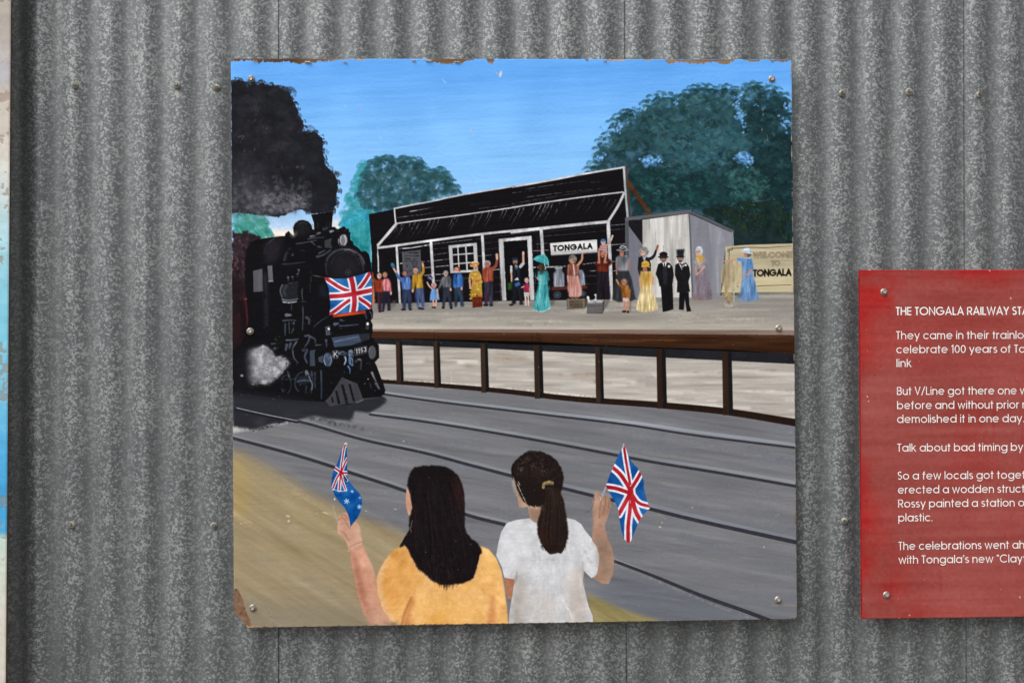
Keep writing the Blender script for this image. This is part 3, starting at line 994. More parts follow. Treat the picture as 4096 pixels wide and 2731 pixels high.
    Wt = '#b9b9bd'
    for _ in range(26):                                  # boards catching the light
        y = random.uniform(570, 1180); x = random.uniform(860, 1500)
        stroke(E, [(x, y), (x + random.uniform(100, 300), y - random.uniform(5, 16))], 3, '#5f6066', .55, dry=.3)
    for s_, w_, c, a_ in [('440,585 580,575 800,540', 9, '#d9d9da', 1), ('840,530 1000,512 1200,490 1420,462', 5, '#9c9ca0', .9), ('430,632 700,605', 4, '#8f8f94', .8),
                          ('455,762 480,760', 10, '#d0d0d2', .9), ('700,742 810,735 1040,708', 6, '#b9b9bd', .9), ('850,590 1030,575', 4, '#77777d', .8), ('845,660 1040,632', 5, '#a4a4a8', .8),
                          ('730,815 860,803 1030,788', 6, '#c2c2c4', .9), ('740,905 980,888', 6, '#d5d5d6', .9), ('870,970 960,965', 5, '#a9a9ad', .8), ('1460,520 1640,500', 4, '#6f6f75', .8),
                          ('1400,605 1650,572', 4, '#6f6f75', .8), ('1390,672 1650,655', 5, '#b0b0b4', .8), ('1570,840 1650,832', 6, '#d5d5d6', .9), ('1570,930 1670,922', 4, '#77777d', .7), ('1200,945 1275,940', 4, '#8c8c90', .8),
                          ('1570,1020 1670,1014', 4, '#77777d', .7), ('1570,1105 1680,1100', 4, '#77777d', .7), ('2040,615 2230,602', 5, '#9c9ca0', .8), ('2085,532 2230,518', 5, '#8c8c90', .8), ('2050,810 2340,805', 7, '#e1e1e1', .9),
                          ('1460,455 1800,415 2120,380', 4, '#55555b', .8), ('2200,430 2351,412', 4, '#55555b', .8), ('460,1040 480,1070', 4, '#66666a', .5), ('440,880 470,880', 5, '#88888c', .6)]:
        stroke(E, s_, w_, c, a_, dry=.2)
    for s_, w_, c in [('370,385 700,350 1120,305', 4, '#55555b'), ('370,440 800,400 1120,370', 4, '#6f6f75'), ('1180,305 1350,292', 5, '#b0b0b4'), ('1180,360 1350,348', 4, '#8c8c90'), ('1180,540 1390,524', 6, '#b9b9bd'), ('250,610 430,602', 5, '#9c9ca0'),
                      ('250,808 640,795', 6, '#cfcfd2'), ('840,772 1000,752', 7, '#a9a9ad'), ('1190,742 1240,736', 7, '#cfcfd2'), ('910,855 1000,848', 6, '#a9a9ad'), ('1190,855 1240,848', 6, '#c9c9cc'), ('840,915 1010,910', 4, '#6f6f75'), ('870,1010 1000,1005', 4, '#6f6f75'), ('270,920 300,916', 4, '#77777d')]:
        stroke(Fv, s_, w_, c, .9, dry=.2)
    # roof boards and rafters
    for s_, w_, c in [('570,140 700,118 840,95', 9, '#c9c9cb'), ('415,212 600,190 750,172 1000,125', 6, '#9c9ca0'), ('520,240 900,205', 4, '#44444a'), ('1300,60 1600,15', 4, '#55555b'), ('1400,105 1900,45 2300,-20', 5, '#66666c')]:
        stroke(E, s_, w_, c, .9, dry=.25, w2=2)
    for s_, w_ in [('100,1115 400,1070 600,1045', 5), ('0,1145 280,1110', 4), ('100,1180 500,1130 760,1105', 5), ('0,1230 300,1180 700,1115', 4), ('1920,1215 2150,1190', 4), ('620,1060 700,1056', 4)]:
        stroke(B, s_, w_, '#6a6a70', .8, dry=.3, w2=2)
    for x0, y0, x1, y1 in [(440, 290, 310, 470), (475, 290, 410, 390), (505, 290, 370, 500), (575, 275, 520, 370), (635, 268, 525, 445), (690, 262, 565, 470), (745, 255, 630, 465), (815, 245, 715, 410), (868, 240, 760, 450), (915, 235, 850, 370),
                           (1085, 210, 1015, 350), (1115, 200, 1025, 410), (1150, 190, 1090, 320), (1365, 160, 1285, 340), (1390, 155, 1285, 370), (1440, 150, 1360, 305), (1525, 135, 1440, 300), (1560, 130, 1460, 330), (1690, 115, 1630, 240), (1735, 112, 1650, 270),
                           (1830, 105, 1735, 280), (1890, 98, 1780, 310), (1940, 92, 1860, 230), (2065, 75, 2010, 190), (2145, 60, 2020, 275), (2200, 50, 2090, 250), (2240, 45, 2110, 230), (2280, 40, 2180, 260), (2340, 100, 2300, 180)]:
        stroke(E, [(x0, y0), ((x0 + x1) / 2 + 8, (y0 + y1) / 2), (x1, y1)], 7, '#8f8f95', .75, dry=.35, w2=2)
    for x0, y0, x1, y1 in [(40, 105, 0, 180), (90, 95, 0, 280), (135, 90, 60, 230), (265, 70, 200, 200), (345, 55, 215, 280), (400, 50, 290, 245), (440, 45, 370, 190), (485, 40, 375, 250), (575, 15, 495, 160), (665, 10, 545, 205), (830, -15, 735, 175), (870, -20, 750, 160), (920, -25, 835, 140), (975, 0, 850, 190), (1110, -40, 985, 165), (1165, 0, 1065, 160), (1240, 0, 1110, 185)]:
        stroke(Fv, [(x0, y0), ((x0 + x1) / 2 + 8, (y0 + y1) / 2), (x1, y1)], 6, '#7c7c82', .65, dry=.4, w2=2)
    # white trim
    for v, s_, w_ in [(A, '1355,1270 1500,1240 1640,1215 1900,1160 2352,1085', 11), (B, '0,1097 300,1045 560,995 893,940', 14), (A, '1355,1270 1366,1388', 11), (A, '1365,1390 1600,1358 1900,1320 2352,1255', 9), (B, '0,1260 400,1200 700,1160 885,1138', 10),
                      (A, '1372,1395 1300,1480 1215,1568', 17), (E, '405,285 300,410 160,580', 28), (B, '892,1148 840,1255 765,1372', 20), (E, '165,578 400,548 800,492 1450,408 2125,342 2360,322', 27), (Fv, '-10,388 330,345 700,305 1145,262', 34),
                      (E, '178,590 190,720 192,860', 15), (E, '410,555 425,800 450,1230', 27), (E, '820,490 840,800 852,985', 33), (E, '1437,415 1448,600 1460,830', 32), (E, '2143,355 2155,520 2162,660', 38), (Fv, '1148,265 1158,500 1178,900 1186,1190', 42), (E, '2165,660 2195,830', 14)]:
        stroke(v, s_, w_, Wt, tex='i', amp=.05)
        stroke(v, s_, w_ * .4, '#d6d6d8', .6, dry=.45)
    stroke(B, '890,940 900,1100 920,1340', 16, '#a3aeb0', tex='i', amp=.03)
    stroke(B, '910,935 922,1100 938,1330', 13, '#54301a', tex='i', amp=.03)
    stroke(B, '930,1065 1000,1170 1098,1315', 28, '#543018', tex='i', amp=.04)
    stroke(E, '1765,495 1778,640 1790,790', 4, '#8a8478', .7, dry=.5); stroke(E, '2095,435 2105,660', 4, '#88847c', .7, dry=.4)
    # poster, window, door, name board
    fill(E, '475,625 695,600 712,905 490,912', '#505157', tex='v', amp=.03)
    for y, x0, x1, w_ in [(635, 500, 680, 12), (672, 500, 680, 12), (708, 510, 580, 12), (735, 505, 590, 10)]:
        x = x0
        while x < x1:
            stroke(E, [(x, y + random.uniform(-3, 3)), (x + 12, y - 4)], w_, '#17171b', .8, dry=.4); x += 15
    for s_ in ('590,760 620,712 655,750', '600,745 605,800 640,810 655,755', '620,740 622,810', '525,770 535,810 548,772', '580,850 640,820 690,815', '520,880 600,840'):
        stroke(E, s_, 6, '#1a1a1e', .8, smooth=False)
    fill(E, '1032,548 1372,515 1388,862 1055,878', '#b7b7ba', tex='v', amp=.04)
    fill(E, '1078,578 1330,550 1346,838 1092,850', '#0c0b0e')
    for s_, w_ in [('1145,570 1160,845', 13), ('1240,562 1256,842', 18), ('1085,660 1336,640', 15), ('1088,770 1340,748', 14)]:
        stroke(E, s_, w_, '#aeaeb2', tex='v', amp=.04)
    for s_ in ('1105,620 1130,590', '1200,740 1250,680', '1280,700 1320,660', '1180,610 1195,590'):
        stroke(E, s_, 3, '#77777c', .6, dry=.3)
    fill(E, '1690,490 1975,470 2010,1205 1722,1210', '#0a090c')
    for s_ in ('1634,480 1690,476 1726,1208 1676,1210', '1634,470 2026,432 2026,474 1690,500 1636,504', '1974,440 2026,432 2064,1198 2012,1204'):
        fill(E, s_, '#bdbdc0', tex='v', amp=.06, rough=.3)
    for s_, w_ in [('1640,470 1640,600 1664,1200', 6), ('2030,440 2045,800 2064,1190', 5)]:
        stroke(E, s_, w_, '#77777c', .6)
    fill(Fv, '450,520 1012,476 1018,625 462,662', '#d2d2d2', tex='h', amp=.04)
    fill(Fv, '445,650 462,662 1018,625 1016,636 470,670', '#85858a', .7)
    paint_text(Fv, 'TONGALA', (494, 612), (955, 582), 60, 19, '#141318', gap=.22)
    # shed
    fill(Fv, '1350,215 1394,215 1400,560 1510,1195 1352,1200', '#4c4e56', tex='v', amp=.015)
    fill(Fv, '1392,240 1562,236 1572,555 1480,432 1393,314', '#17161b')
    fill(Fv, '1393,312 1480,430 1572,552 1572,1180 1400,1200', '#6f717c', tex='v', amp=.015)
    fill(G, '358,240 915,165 950,1170 540,1172 365,1180', '#c3c1be', tex='v', amp=.045)
    for _ in range(60):
        x = random.uniform(380, 900); y0 = 250 - (x - 360) * .13; 
        ya = random.uniform(y0, 700)
        stroke(G, [(x, ya), (x + random.uniform(-4, 10), ya + random.uniform(100, 420))], random.uniform(4, 18), random.choice(['#d6d4d0', '#9d9ca0', '#b0aeae', '#dedcd8', '#8b8b92']), .5, dry=.4, dtex='v')
    for s_ in ('375,250 385,500', '390,240 396,420', '440,235 445,360', '372,400 372,540'):
        stroke(G, s_, 6, '#2a2a30', .8, dry=.35, dtex='v')
    fill(G, '915,165 1440,390 1445,560 1350,600 1290,1165 960,1175', '#80828b', tex='v', amp=.02)
    for s_ in ('1010,330 1040,260 1060,420 1060,700', '1130,420 1160,300 1180,500', '1270,520 1295,395 1320,480', '1250,700 1260,1100'):
        stroke(G, s_, 26, '#a3a4aa', .5, dry=.4, dtex='v', soft=3)
    stroke(G, '918,165 935,500 962,1170', 22, '#55575f', .8, tex='v')
    stroke(G, '170,228 500,190 930,140', 40, '#5f6067', smooth=False, tex='h', amp=.02)
    stroke(G, '925,142 1150,240 1440,375', 32, '#54565e', smooth=False)
    stroke(G, '365,236 640,200 912,163', 5, '#1c1c22', .9, smooth=False); stroke(G, '930,160 1200,290 1420,388', 6, '#26262c', .8)
    stroke(G, '1443,385 1450,560', 7, '#b3bcbc', .8)
    # welcome sign
    fill(G, '1352,560 1600,540 2165,522 2168,1108 1300,1112 1350,900', '#b8ac90', tex='h', amp=.02)
    fill(G, '1352,700 2165,690 2165,850 1352,870', '#a39a84', .6, soft=20, tex='h', amp=.03)
    fill(G, '1352,950 2165,930 2168,1108 1300,1112', '#cabd98', .8, soft=12, tex='h', amp=.02)
    for _ in range(30):
        x, y = random.uniform(1380, 2100), random.uniform(600, 1080)
        stroke(G, [(x, y), (x + 120, y - 20)], random.uniform(8, 24), random.choice(['#c8b88c', '#988f80', '#d6c79c', '#aa9e80']), .4, dry=.4, dtex='h', soft=3)
    for s_ in ('1450,582 1650,570 1850,572 2000,560 2145,556', '1400,600 1395,715', '1375,605 1400,590 1395,615 1378,625', '1415,590 1440,575 1430,605 1410,600', '1732,1032 1900,1025 2140,1020', '1490,1030 1512,1045'):
        stroke(G, s_, 8, '#1a1710', .95, w2=6)
    fill(G, '1690,1104 2168,1100 2168,1116 1480,1135', '#6e6a66', .5, soft=5)
    paint_text(G, 'WELCOME', (1690, 697), (2150, 690), 66, 17, '#35322d', gap=.16, inner='#bbae8c')
    paint_text(G, 'TO', (1908, 788), (2005, 785), 54, 16, '#35322d', gap=.12, inner='#b3a787')
    paint_text(G, 'TONGALA', (1690, 915), (2140, 905), 74, 21, '#15120e', gap=.14)

    # --- bush and carriage at the far left
    foliage(C, '90,190 250,180 480,200 515,260 490,330 530,400 530,450 450,470 300,460 100,400', ['#2f7d72', '#3a8f84', '#4b9c90', '#276a66', '#5aa8a4', '#3f8f78'], 150, 36, 74, .85, ang=-60)
    ell(C, 560, 425, 40, 22, '#4b9c9c', .7)
    for _ in range(30):
        x, y = random.uniform(100, 480), random.uniform(220, 430)
        stroke(C, [(x, y), (x + random.uniform(-30, 60), y + random.uniform(30, 80))], random.uniform(8, 22), random.choice(['#5aaea6', '#2c7468', '#74bdb8']), .5, dry=.4, w2=4)
    fill(C, '92,372 150,395 215,400 225,355 280,380 300,420 380,405 430,445 420,520 300,600 240,900 250,1060 280,1250 290,1568 92,1568', '#231a20', 1, tex='i', amp=.05, soft=2, rough=2.2)
    for _ in range(90):
        x, y = random.uniform(95, 330), random.uniform(420, 880)
        stroke(C, [(x, y), (x + random.uniform(-30, 50), y + random.uniform(20, 60))], random.uniform(14, 34), random.choice(['#3f2d35', '#33262c', '#4a343a', '#261d23', '#2e2b34', '#45303a', '#55393d']), .5, dry=.35)
    for x, y in [(190, 670), (150, 700), (130, 760), (215, 720), (170, 860)]:
        stroke(C, [(x, y), (x + 18, y + 70)], 26, '#6a4546', .5, dry=.4)
    stroke(C, '225,1080 235,1200 265,1400 285,1568', 52, '#6a1c26', .75, dry=.25, dtex='v', soft=4)
    stroke(C, '240,1180 262,1330 285,1500', 18, '#8a3440', .6, soft=3)
    fill(C, '92,900 210,980 200,1250 230,1568 92,1568', '#1d1013', .8, soft=14)

    fill(D, '92,0 300,0 310,460 260,700 92,760', '#170e11', tex='v', amp=.05)
    stroke(D, '225,0 250,140 275,330 288,560', 44, '#5e1a24', .75, dry=.25, dtex='v', soft=4)
    stroke(D, '248,0 268,150 282,420', 14, '#85323e', .6, soft=3)
    stroke(D, '140,200 150,500', 60, '#3a1418', .5, dry=.3, dtex='v', soft=8)
    fill(C, '1480,330 1735,250 1745,560 1772,900 1740,900 1560,640', '#2b8a92', .95, soft=3, tex='i', amp=.06)
    for _ in range(60):
        x, y = random.uniform(1500, 1740), random.uniform(330, 700)
        if x > 1480 + (y - 400) * .7:
            stroke(C, [(x, y), (x + random.uniform(-14, 14), y + 50)], random.uniform(8, 18), random.choice(['#3fa3ae', '#24808c', '#58b2bc', '#2f8a80']), .5, dry=.3, soft=2)
    fill(E, '78,172 130,160 180,600 160,1238 118,1240 112,620', '#0e0c10')
    # --- locomotive: ground shadow first
    fill(D, '95,1080 700,1150 1300,1230 1900,1150 1945,1200 1870,1175 1945,1215 1850,1290 1730,1352 1560,1330 1530,1410 1480,1440 1250,1420 1080,1385 880,1432 700,1475 480,1540 350,1568 100,1510', '#23242b', .96, soft=3, smooth=False, tex='t', amp=.015)
    for s_, w_ in [('1040,1415 1200,1440 1320,1480', 40), ('1250,1350 1400,1380 1500,1420', 60), ('1350,1480 1500,1510 1650,1540', 18)]:
        stroke(D, s_, w_, '#26272c', .7, dry=.45, soft=5)
    fill(D, '350,1430 500,1400 480,1480 380,1530', '#3a3a40', .6, soft=8)
    fill(D, '700,1350 900,1320 850,1400 700,1400', '#37343a', .6, soft=10)
    stroke(D, '100,1530 250,1550 380,1560 560,1500 800,1460', 34, '#aaa9a8', .75, dry=.42, soft=3)
    fill(D, '98,1515 240,1568 98,1590', '#c9c6c2', .9, soft=3)
    stroke(D, '145,1292 330,1335 560,1385 870,1445', 11, '#8e929a', .95); stroke(D, '130,1305 330,1352 560,1405 870,1465', 16, '#17181d', w2=20)
    # black body
    Kb = '#0c0b0e'
    fill(C, '245,700 262,590 300,520 380,475 470,460 640,438 720,432 725,405 765,372 800,410 830,430 818,335 838,285 885,248 940,240 1000,258 1040,302 1052,352 1072,355 1066,262 1056,212 1040,192 1046,176 1170,158 1290,145 1296,165 1285,328 1318,322 1345,348 1398,350 1410,325 1442,320 1450,345 1485,345 1492,395 1505,430 1506,480 1536,500 1546,540 1600,575 1640,620 1690,612 1728,650 1746,720 1756,800 1765,880 1765,1300 1780,1350 1778,1410 1750,1445 1772,1490 1775,1600 900,1600 260,1600 290,1400 250,1060 245,900', Kb)
    fill(D, '92,620 250,450 290,300 260,0 1740,0 1740,110 1775,140 1778,210 1748,245 1776,300 1768,350 1757,380 1762,470 1800,490 1848,540 1852,690 1800,745 1822,790 1862,900 1902,1000 1926,1080 1915,1130 1860,1162 1640,1180 1500,1250 1260,1276 1190,1225 700,1185 300,1130 92,1100', Kb)
    fill(D, '92,700 260,560 300,1100 92,1120', '#131217', .8, soft=12)
    fill(D, '100,1060 900,1170 1200,1230 700,1200 100,1140', '#1a1a20', .7, soft=8)

    def hl(v, s_, w_, c='#4a4c55', a=.8, **k):
        k.setdefault('dry', .12)
        k.setdefault('dtex', 'i')
        k.setdefault('soft', 1.2)
        c2 = np.clip(hx(c) * 1.3 + .02, 0, 1)
        stroke(v, s_, w_, c2, min(1, a * 1.1), w2=k.pop('w2', w_ * .55), **k)
    fill(C, '480,520 560,460 700,450 680,520 640,700 560,760 490,760 470,640', '#26242b', .75, soft=10)
    hl(C, '475,640 500,540 600,460', 14, '#3a3a42', .7)
    fill(C, '340,850 450,825 460,1095 345,1105', '#56565c', tex='v', amp=.03)
    fill(C, '512,790 568,785 580,975 525,980', '#5b5b61', tex='v', amp=.03)
    hl(C, '525,978 578,975', 6, '#a9a9ad')
    hl(C, '480,780 490,1100 500,1500', 44, '#1b1d26', .8, soft=6)
    # dome, chimney
    ell(C, 935, 340, 92, 84, '#1f1f23', .7, soft=8)
    hl(C, '880,290 935,272 985,285', 6, '#3e3e44', .7)
    hl(C, '820,415 845,400', 40, '#8b8b90', .7, soft=6)
    for x in (1110, 1215, 1250):
        hl(C, [(x, 180), (x + 6, 330)], 5, '#38383e', .7)
    hl(C, '1060,200 1170,180 1285,160', 5, '#2d2d33', .8)
    hl(C, '1050,295 1068,345', 5, '#5f6068', .7)
    hl(C, '1190,350 1225,340', 24, '#4a4a50', .7, soft=3)
    for s_, w_, c in [('845,530 1000,505 1100,485', 12, '#43464f'), ('1000,470 1100,455 1190,450', 16, '#31343c'), ('1030,440 1080,430', 26, '#4c5058'), ('1110,405 1145,395', 30, '#565a64'), ('1270,380 1300,372', 30, '#66707c'), ('720,720 740,640 800,570', 38, '#2e323b'), ('812,660 835,600 875,560', 24, '#343943'),
                      ('690,770 800,765 960,745', 16, '#262a32'), ('1040,505 1085,540', 14, '#3e434d'), ('1110,680 1180,660 1270,600', 30, '#2c313c'), ('1130,640 1200,605', 12, '#4c525e'), ('890,600 960,615', 16, '#1e222a'), ('1120,560 1160,570', 22, '#2d323c')]:
        hl(C, s_, w_, c)
    fill(C, '1195,490 1285,458 1272,520 1290,580 1200,570', '#3a3c42', .9, tex='i', amp=.02)
    # head lamp
    ell(C, 1425, 480, 66, 84, '#121216', 1)
    ell(C, 1422, 482, 47, 68, '#6e6c72', 1, tex='v', amp=.03)
    hl(C, '1440,430 1455,490 1440,540', 18, '#9a98a0', .8, soft=2); hl(C, '1395,440 1385,500 1400,530', 8, '#a3a3a8', .8)
    hl(C, '1365,470 1365,520 1390,550', 6, '#b6b6ba', .8)
    for x, y in [(1300, 340), (1340, 365), (1390, 350), (1420, 335), (1470, 360), (1490, 400), (1445, 380), (1360, 385)]:
        ell(C, x, y, 20, 17, '#0b0b0e', 1); hl(C, [(x - 10, y - 8), (x + 6, y - 12)], 6, '#2f4148', .8)
    # smokebox front
    ell(C, 1440, 790, 250, 235, '#141317', 1, clip=clipmask(C, '1180,540 1770,540 1770,860 1480,945 1180,930'))
    for t0, rx, ry, c, w_ in [(0, 228, 205, '#2f2e34', 20), (0, 240, 215, '#504f55', 6), (6, 170, 175, '#232227', 12)]:
        pts = [(1440 + t0 + rx * math.cos(q), 800 - ry * math.sin(q)) for q in np.linspace(.15, 3.0, 22)]
        hl(C, pts, w_, c, .75)
    fill(C, '1290,760 1350,680 1440,650 1540,680 1590,780 1590,880 1480,930 1300,900', '#1f1d22', .8, soft=10)
    hl(C, '1440,600 1500,600 1560,640', 18, '#5c5b60', .6); hl(C, '1620,700 1650,780 1665,850', 10, '#3c3b41', .7)
    for r_, c in [(34, '#3b3a40'), (24, '#0c0c0f'), (12, '#4a4950')]:
        ell(C, 1480, 870, r_, r_ * 1.1, c, .9)
    hl(C, '1230,700 1215,800 1225,900', 12, '#2b2a30', .7)
    # side fittings
    fill(C, '690,1020 780,1000 895,1000 870,1070 880,1170 870,1215 700,1228 670,1150 660,1080', '#1d1e24', 1)
    hl(C, '690,1020 665,1090 690,1170', 16, '#4d5058'); hl(C, '740,1030 710,1090 730,1150', 26, '#33363e', .7, soft=3); hl(C, '690,1195 780,1205 875,1185', 18, '#55585f'); hl(C, '700,1224 780,1232 860,1218', 12, '#a8a9ad', .9); hl(C, '760,1000 880,985', 12, '#3d4048')
    for x, y in [(760, 940), (815, 935), (870, 900), (885, 850)]:
        hl(C, [(x, y - 16), (x + 2, y + 28)], 14, '#4a4d55')
        hl(C, [(x - 12, y - 12), (x + 12, y - 14)], 7, '#5d6068')
    hl(C, '930,1070 925,1130 935,1200', 10, '#4a4d55'); hl(C, '915,1222 980,1218', 8, '#3c3f47'); hl(C, '935,1270 938,1400 932,1555', 18, '#333843'); hl(C, '1035,860 1035,980', 7, '#3c3f47'); hl(C, '1040,900 1110,915 1185,928', 6, '#6b6d73'); hl(C, '1022,1000 1025,1115', 8, '#262a32')
    hl(C, '800,1255 800,1320', 12, '#30343d'); hl(C, '1070,1520 1150,1450 1260,1385', 7, '#3f4550'); hl(C, '740,1380 790,1380', 40, '#555a64', .8)
    fill(C, '1130,1050 1180,1010 1230,1100 1240,1200 1200,1180 1140,1150', '#1b2230', .7, soft=8)
    for s_, w_, c in [('700,248 780,240 850,245', 20, '#333944'), ('725,290 722,420', 26, '#2a303b'), ('770,270 775,400', 14, '#303641'), ('830,270 822,350 800,390', 16, '#454b57'), ('980,210 1010,230 1010,285', 34, '#30343c'), ('610,470 620,480', 26, '#26282e'), ('560,525 660,518', 16, '#3b3f47'), ('600,580 640,575', 40, '#33363e'),
                      ('740,480 810,478 880,468', 18, '#4d525c'), ('745,540 730,600', 40, '#333945'), ('790,520 775,580', 24, '#3c4350'), ('860,500 815,580 830,690 875,750', 20, '#3f4756'), ('965,430 1015,430 1000,500 960,560', 24, '#343b48'), ('940,600 985,595 960,680 985,750', 34, '#2e3542'), ('1030,440 1080,470 1085,510', 26, '#30353f'), ('1090,540 1200,535', 18, '#343a45'), ('1215,480 1220,560', 26, '#3a404c')]:
        hl(D, s_, w_, c)
    fill(D, '1020,605 1090,595 1075,650 1085,790 1020,790', '#36404f', .95, tex='v', amp=.02)
    # buffers, beam, plates
    fill(D, '1280,450 1610,405 1640,500 1500,545 1315,565', '#3c475a', tex='h', amp=.03)
    fill(D, '1605,405 1735,395 1740,470 1640,500', '#23272f')
    hl(D, '1320,500 1450,470 1600,440', 16, '#56627a', .6); hl(D, '1340,560 1500,545 1640,520', 8, '#1a1d24', .8)
    hl(D, '1300,420 1500,395 1700,370', 14, '#0a0a0c', .9)
    fill(D, '1120,690 1180,660 1190,760 1130,740', '#3d434e')
    for cx, cy, rx, ry, c in [(1235, 715, 62, 94, '#14151a'), (1235, 712, 52, 82, '#3d4a5f'), (1768, 628, 58, 92, '#121318'), (1768, 626, 44, 80, '#4c4d53')]:
        ell(D, cx, cy, rx, ry, c, 1, tex='v', amp=.03)
    hl(D, '1200,660 1190,720 1210,780', 8, '#8b97a8'); hl(D, '1270,670 1278,730 1255,790', 6, '#788496'); hl(D, '1740,570 1728,630 1745,690', 8, '#85868c'); hl(D, '1220,660 1250,700', 22, '#566478', .6, soft=3)
    stroke(D, '1290,612 1358,602 1364,690 1298,700 1290,612', 4, '#a4a4a8', smooth=False)
    paint_text(D, 'K', (1306, 684), (1352, 678), 62, 9, '#c2c2c6')
    stroke(D, '1558,578 1702,552 1704,630 1562,664 1558,578', 4, '#a4a4a8', smooth=False)
    paint_text(D, '1153', (1572, 645), (1696, 616), 56, 9, '#bcbcc0', gap=.2)
    hl(D, '1375,640 1410,620 1460,640', 30, '#4b5d7a'); hl(D, '1395,655 1450,655', 8, '#aab4c4'); hl(D, '1435,680 1450,720 1430,775', 18, '#5a6b86'); hl(D, '1448,680 1452,730 1436,770', 6, '#c6ccd6', .8)
    for q in range(4):
        hl(D, [(1485, 615 + q * 18), (1515, 605 + q * 18), (1542, 620 + q * 18)], 9, '#5f7592', .95)
        hl(D, [(1495, 606 + q * 18), (1525, 600 + q * 18)], 4, '#aebccd', .8)
    hl(D, '1505,690 1500,750 1525,780', 40, '#3f5675'); hl(D, '1480,795 1500,830 1500,880', 22, '#456184', w2=5); hl(D, '1530,700 1535,780', 8, '#86a0bd', .7)
    hl(D, '1570,735 1610,710 1635,740 1630,830', 26, '#2c2c31'); hl(D, '1600,710 1635,715', 6, '#7d7d84')
    # marker lamps, air pump
    fill(D, '1207,320 1262,305 1265,420 1212,425', '#4a4f5c', tex='v', amp=.03); ell(D, 1242, 348, 24, 24, '#14151a'); ell(D, 1246, 346, 15, 17, '#d6d6da')
    fill(D, '1690,270 1730,265 1728,350 1690,355', '#33353c'); ell(D, 1713, 286, 15, 17, '#e0e0e2')
    hl(D, '1390,240 1440,250', 26, '#2f3a4a'); hl(D, '1320,290 1360,280', 40, '#3a4352', .8); hl(D, '1380,310 1480,305 1600,292', 18, '#333e4f'); hl(D, '1680,160 1700,220', 30, '#282c36'); hl(D, '1740,140 1765,180 1755,230', 8, '#5d5f66'); hl(D, '1755,300 1768,340', 5, '#77797f')
    # wheels and frames
    for cx, cy, rx, ry in [(950, 990, 110, 130), (735, 1010, 60, 110)]:
        pts = [(cx + rx * math.cos(q), cy + ry * math.sin(q)) for q in np.linspace(2.2, 7.6, 26)]
        hl(D, pts, 14, '#2e3440', .75)
    fill(D, '860,920 1000,900 1010,1000 880,1010', '#262c38', .8, soft=6)
    for s_, w_, c in [('870,975 960,960 1030,975', 14, '#3c4656'), ('985,850 1010,920 1045,1000 1045,1060', 18, '#5a6069'), ('970,850 975,900', 16, '#7b7e85'), ('750,860 775,920', 26, '#38414f'), ('690,950 850,945', 10, '#30363f'), ('1080,870 1085,1050', 26, '#232a36'), ('1155,850 1160,1050 1158,1180', 20, '#2a3443'), ('1040,1060 1040,1110', 18, '#333c4a'), ('980,1040 970,1110', 30, '#222a38'), ('1040,860 1050,910', 26, '#2c3340'), ('690,1000 720,1090', 12, '#262b35')]:
        hl(D, s_, w_, c)
    # cow catcher
    fill(D, '1405,922 1500,965 1590,1000 1620,1080 1662,1195 1580,1225 1260,1276 1200,1215 1270,1140', '#3d3c42', tex='v', amp=.02)
    hl(D, '1580,1228 1660,1196', 6, '#77777c', .8)
    for s_, w_, w2 in [('1285,1165 1295,1220', 18, 24), ('1335,1090 1370,1230', 22, 34), ('1410,1025 1465,1225', 30, 34), ('1498,1015 1545,1200', 26, 28)]:
        stroke(D, s_, w_, '#121115', w2=w2)
    hl(D, '1765,870 1790,930 1810,965', 26, '#5d5c62', .85); hl(D, '1815,1000 1850,1060', 34, '#45444a', .85); hl(D, '1740,1000 1760,1060', 18, '#2d2d33', .7); ell(D, 1718, 946, 7, 5, '#c9c9c9'); ell(D, 1680, 1003, 6, 4, '#8a8a8a')
    hl(D, '1860,1165 1900,1180 1940,1195', 14, '#0e0e12', .95)
    hl(D, '1700,760 1740,760', 10, '#2b2b31', .7)
    # steam at the cylinders
    rg = random.Random(3)
    stm = '265,640 300,605 380,585 470,560 545,600 580,650 600,705 680,682 760,740 764,775 690,830 692,862 640,920 510,1000 440,990 350,1020 300,980 275,880 262,760'
    fill(D, stm, '#66676d', .8, soft=9, smooth=True, tex='i', amp=.12)
    fill(D, '330,620 470,570 560,640 620,720 700,700 750,760 660,850 600,930 500,980 400,950 340,860', '#929397', .75, soft=9, smooth=True, tex='i', amp=.12)
    SP = PT(stm)
    n_ = 0
    while n_ < 420:
        x, y = rg.uniform(240, 770), rg.uniform(560, 1025)
        if not inside(SP, x, y):
            continue
        n_ += 1
        k_ = min(1, max(.15, (x - 250) / 200))
        dab(D, x, y, rg.uniform(14, 40), rg.choice(['#94959a', '#adaeb2', '#7b7c82', '#bcbdc0', '#6c6d74', '#d0d0d2']), .5 * k_, rg.uniform(-150, -10), fan=rg.random() < .75)
    for i_ in range(len(SP)):
        a0, a1 = SP[i_], SP[(i_ + 1) % len(SP)]
        for q in range(5):
            t0 = rg.random(); x, y = a0[0] + (a1[0] - a0[0]) * t0, a0[1] + (a1[1] - a0[1]) * t0
            dab(D, x + (480 - x) * .05, y + (790 - y) * .05, rg.uniform(12, 26), rg.choice(['#a6a6ae', '#8d8e97', '#bcbcc3']) if x > 330 else '#4c4d57', .5, math.degrees(math.atan2(y - 790, x - 480)), 1.1)
    fill(D, '150,560 300,580 330,760 300,1000 180,1040 120,800', '#15131a', .55, soft=26)
    ell(D, 205, 905, 18, 15, '#8b8b92', .9)
    # red step below the flag
    fill(C, '1296,1375 1400,1355 1688,1328 1690,1358 1500,1385 1298,1408', '#a23414', tex='h', amp=.05)
    hl(C, '1310,1395 1450,1375 1600,1355', 14, '#c24a1c', .8); hl(C, '1640,1335 1685,1330', 14, '#7c2a16', .9)

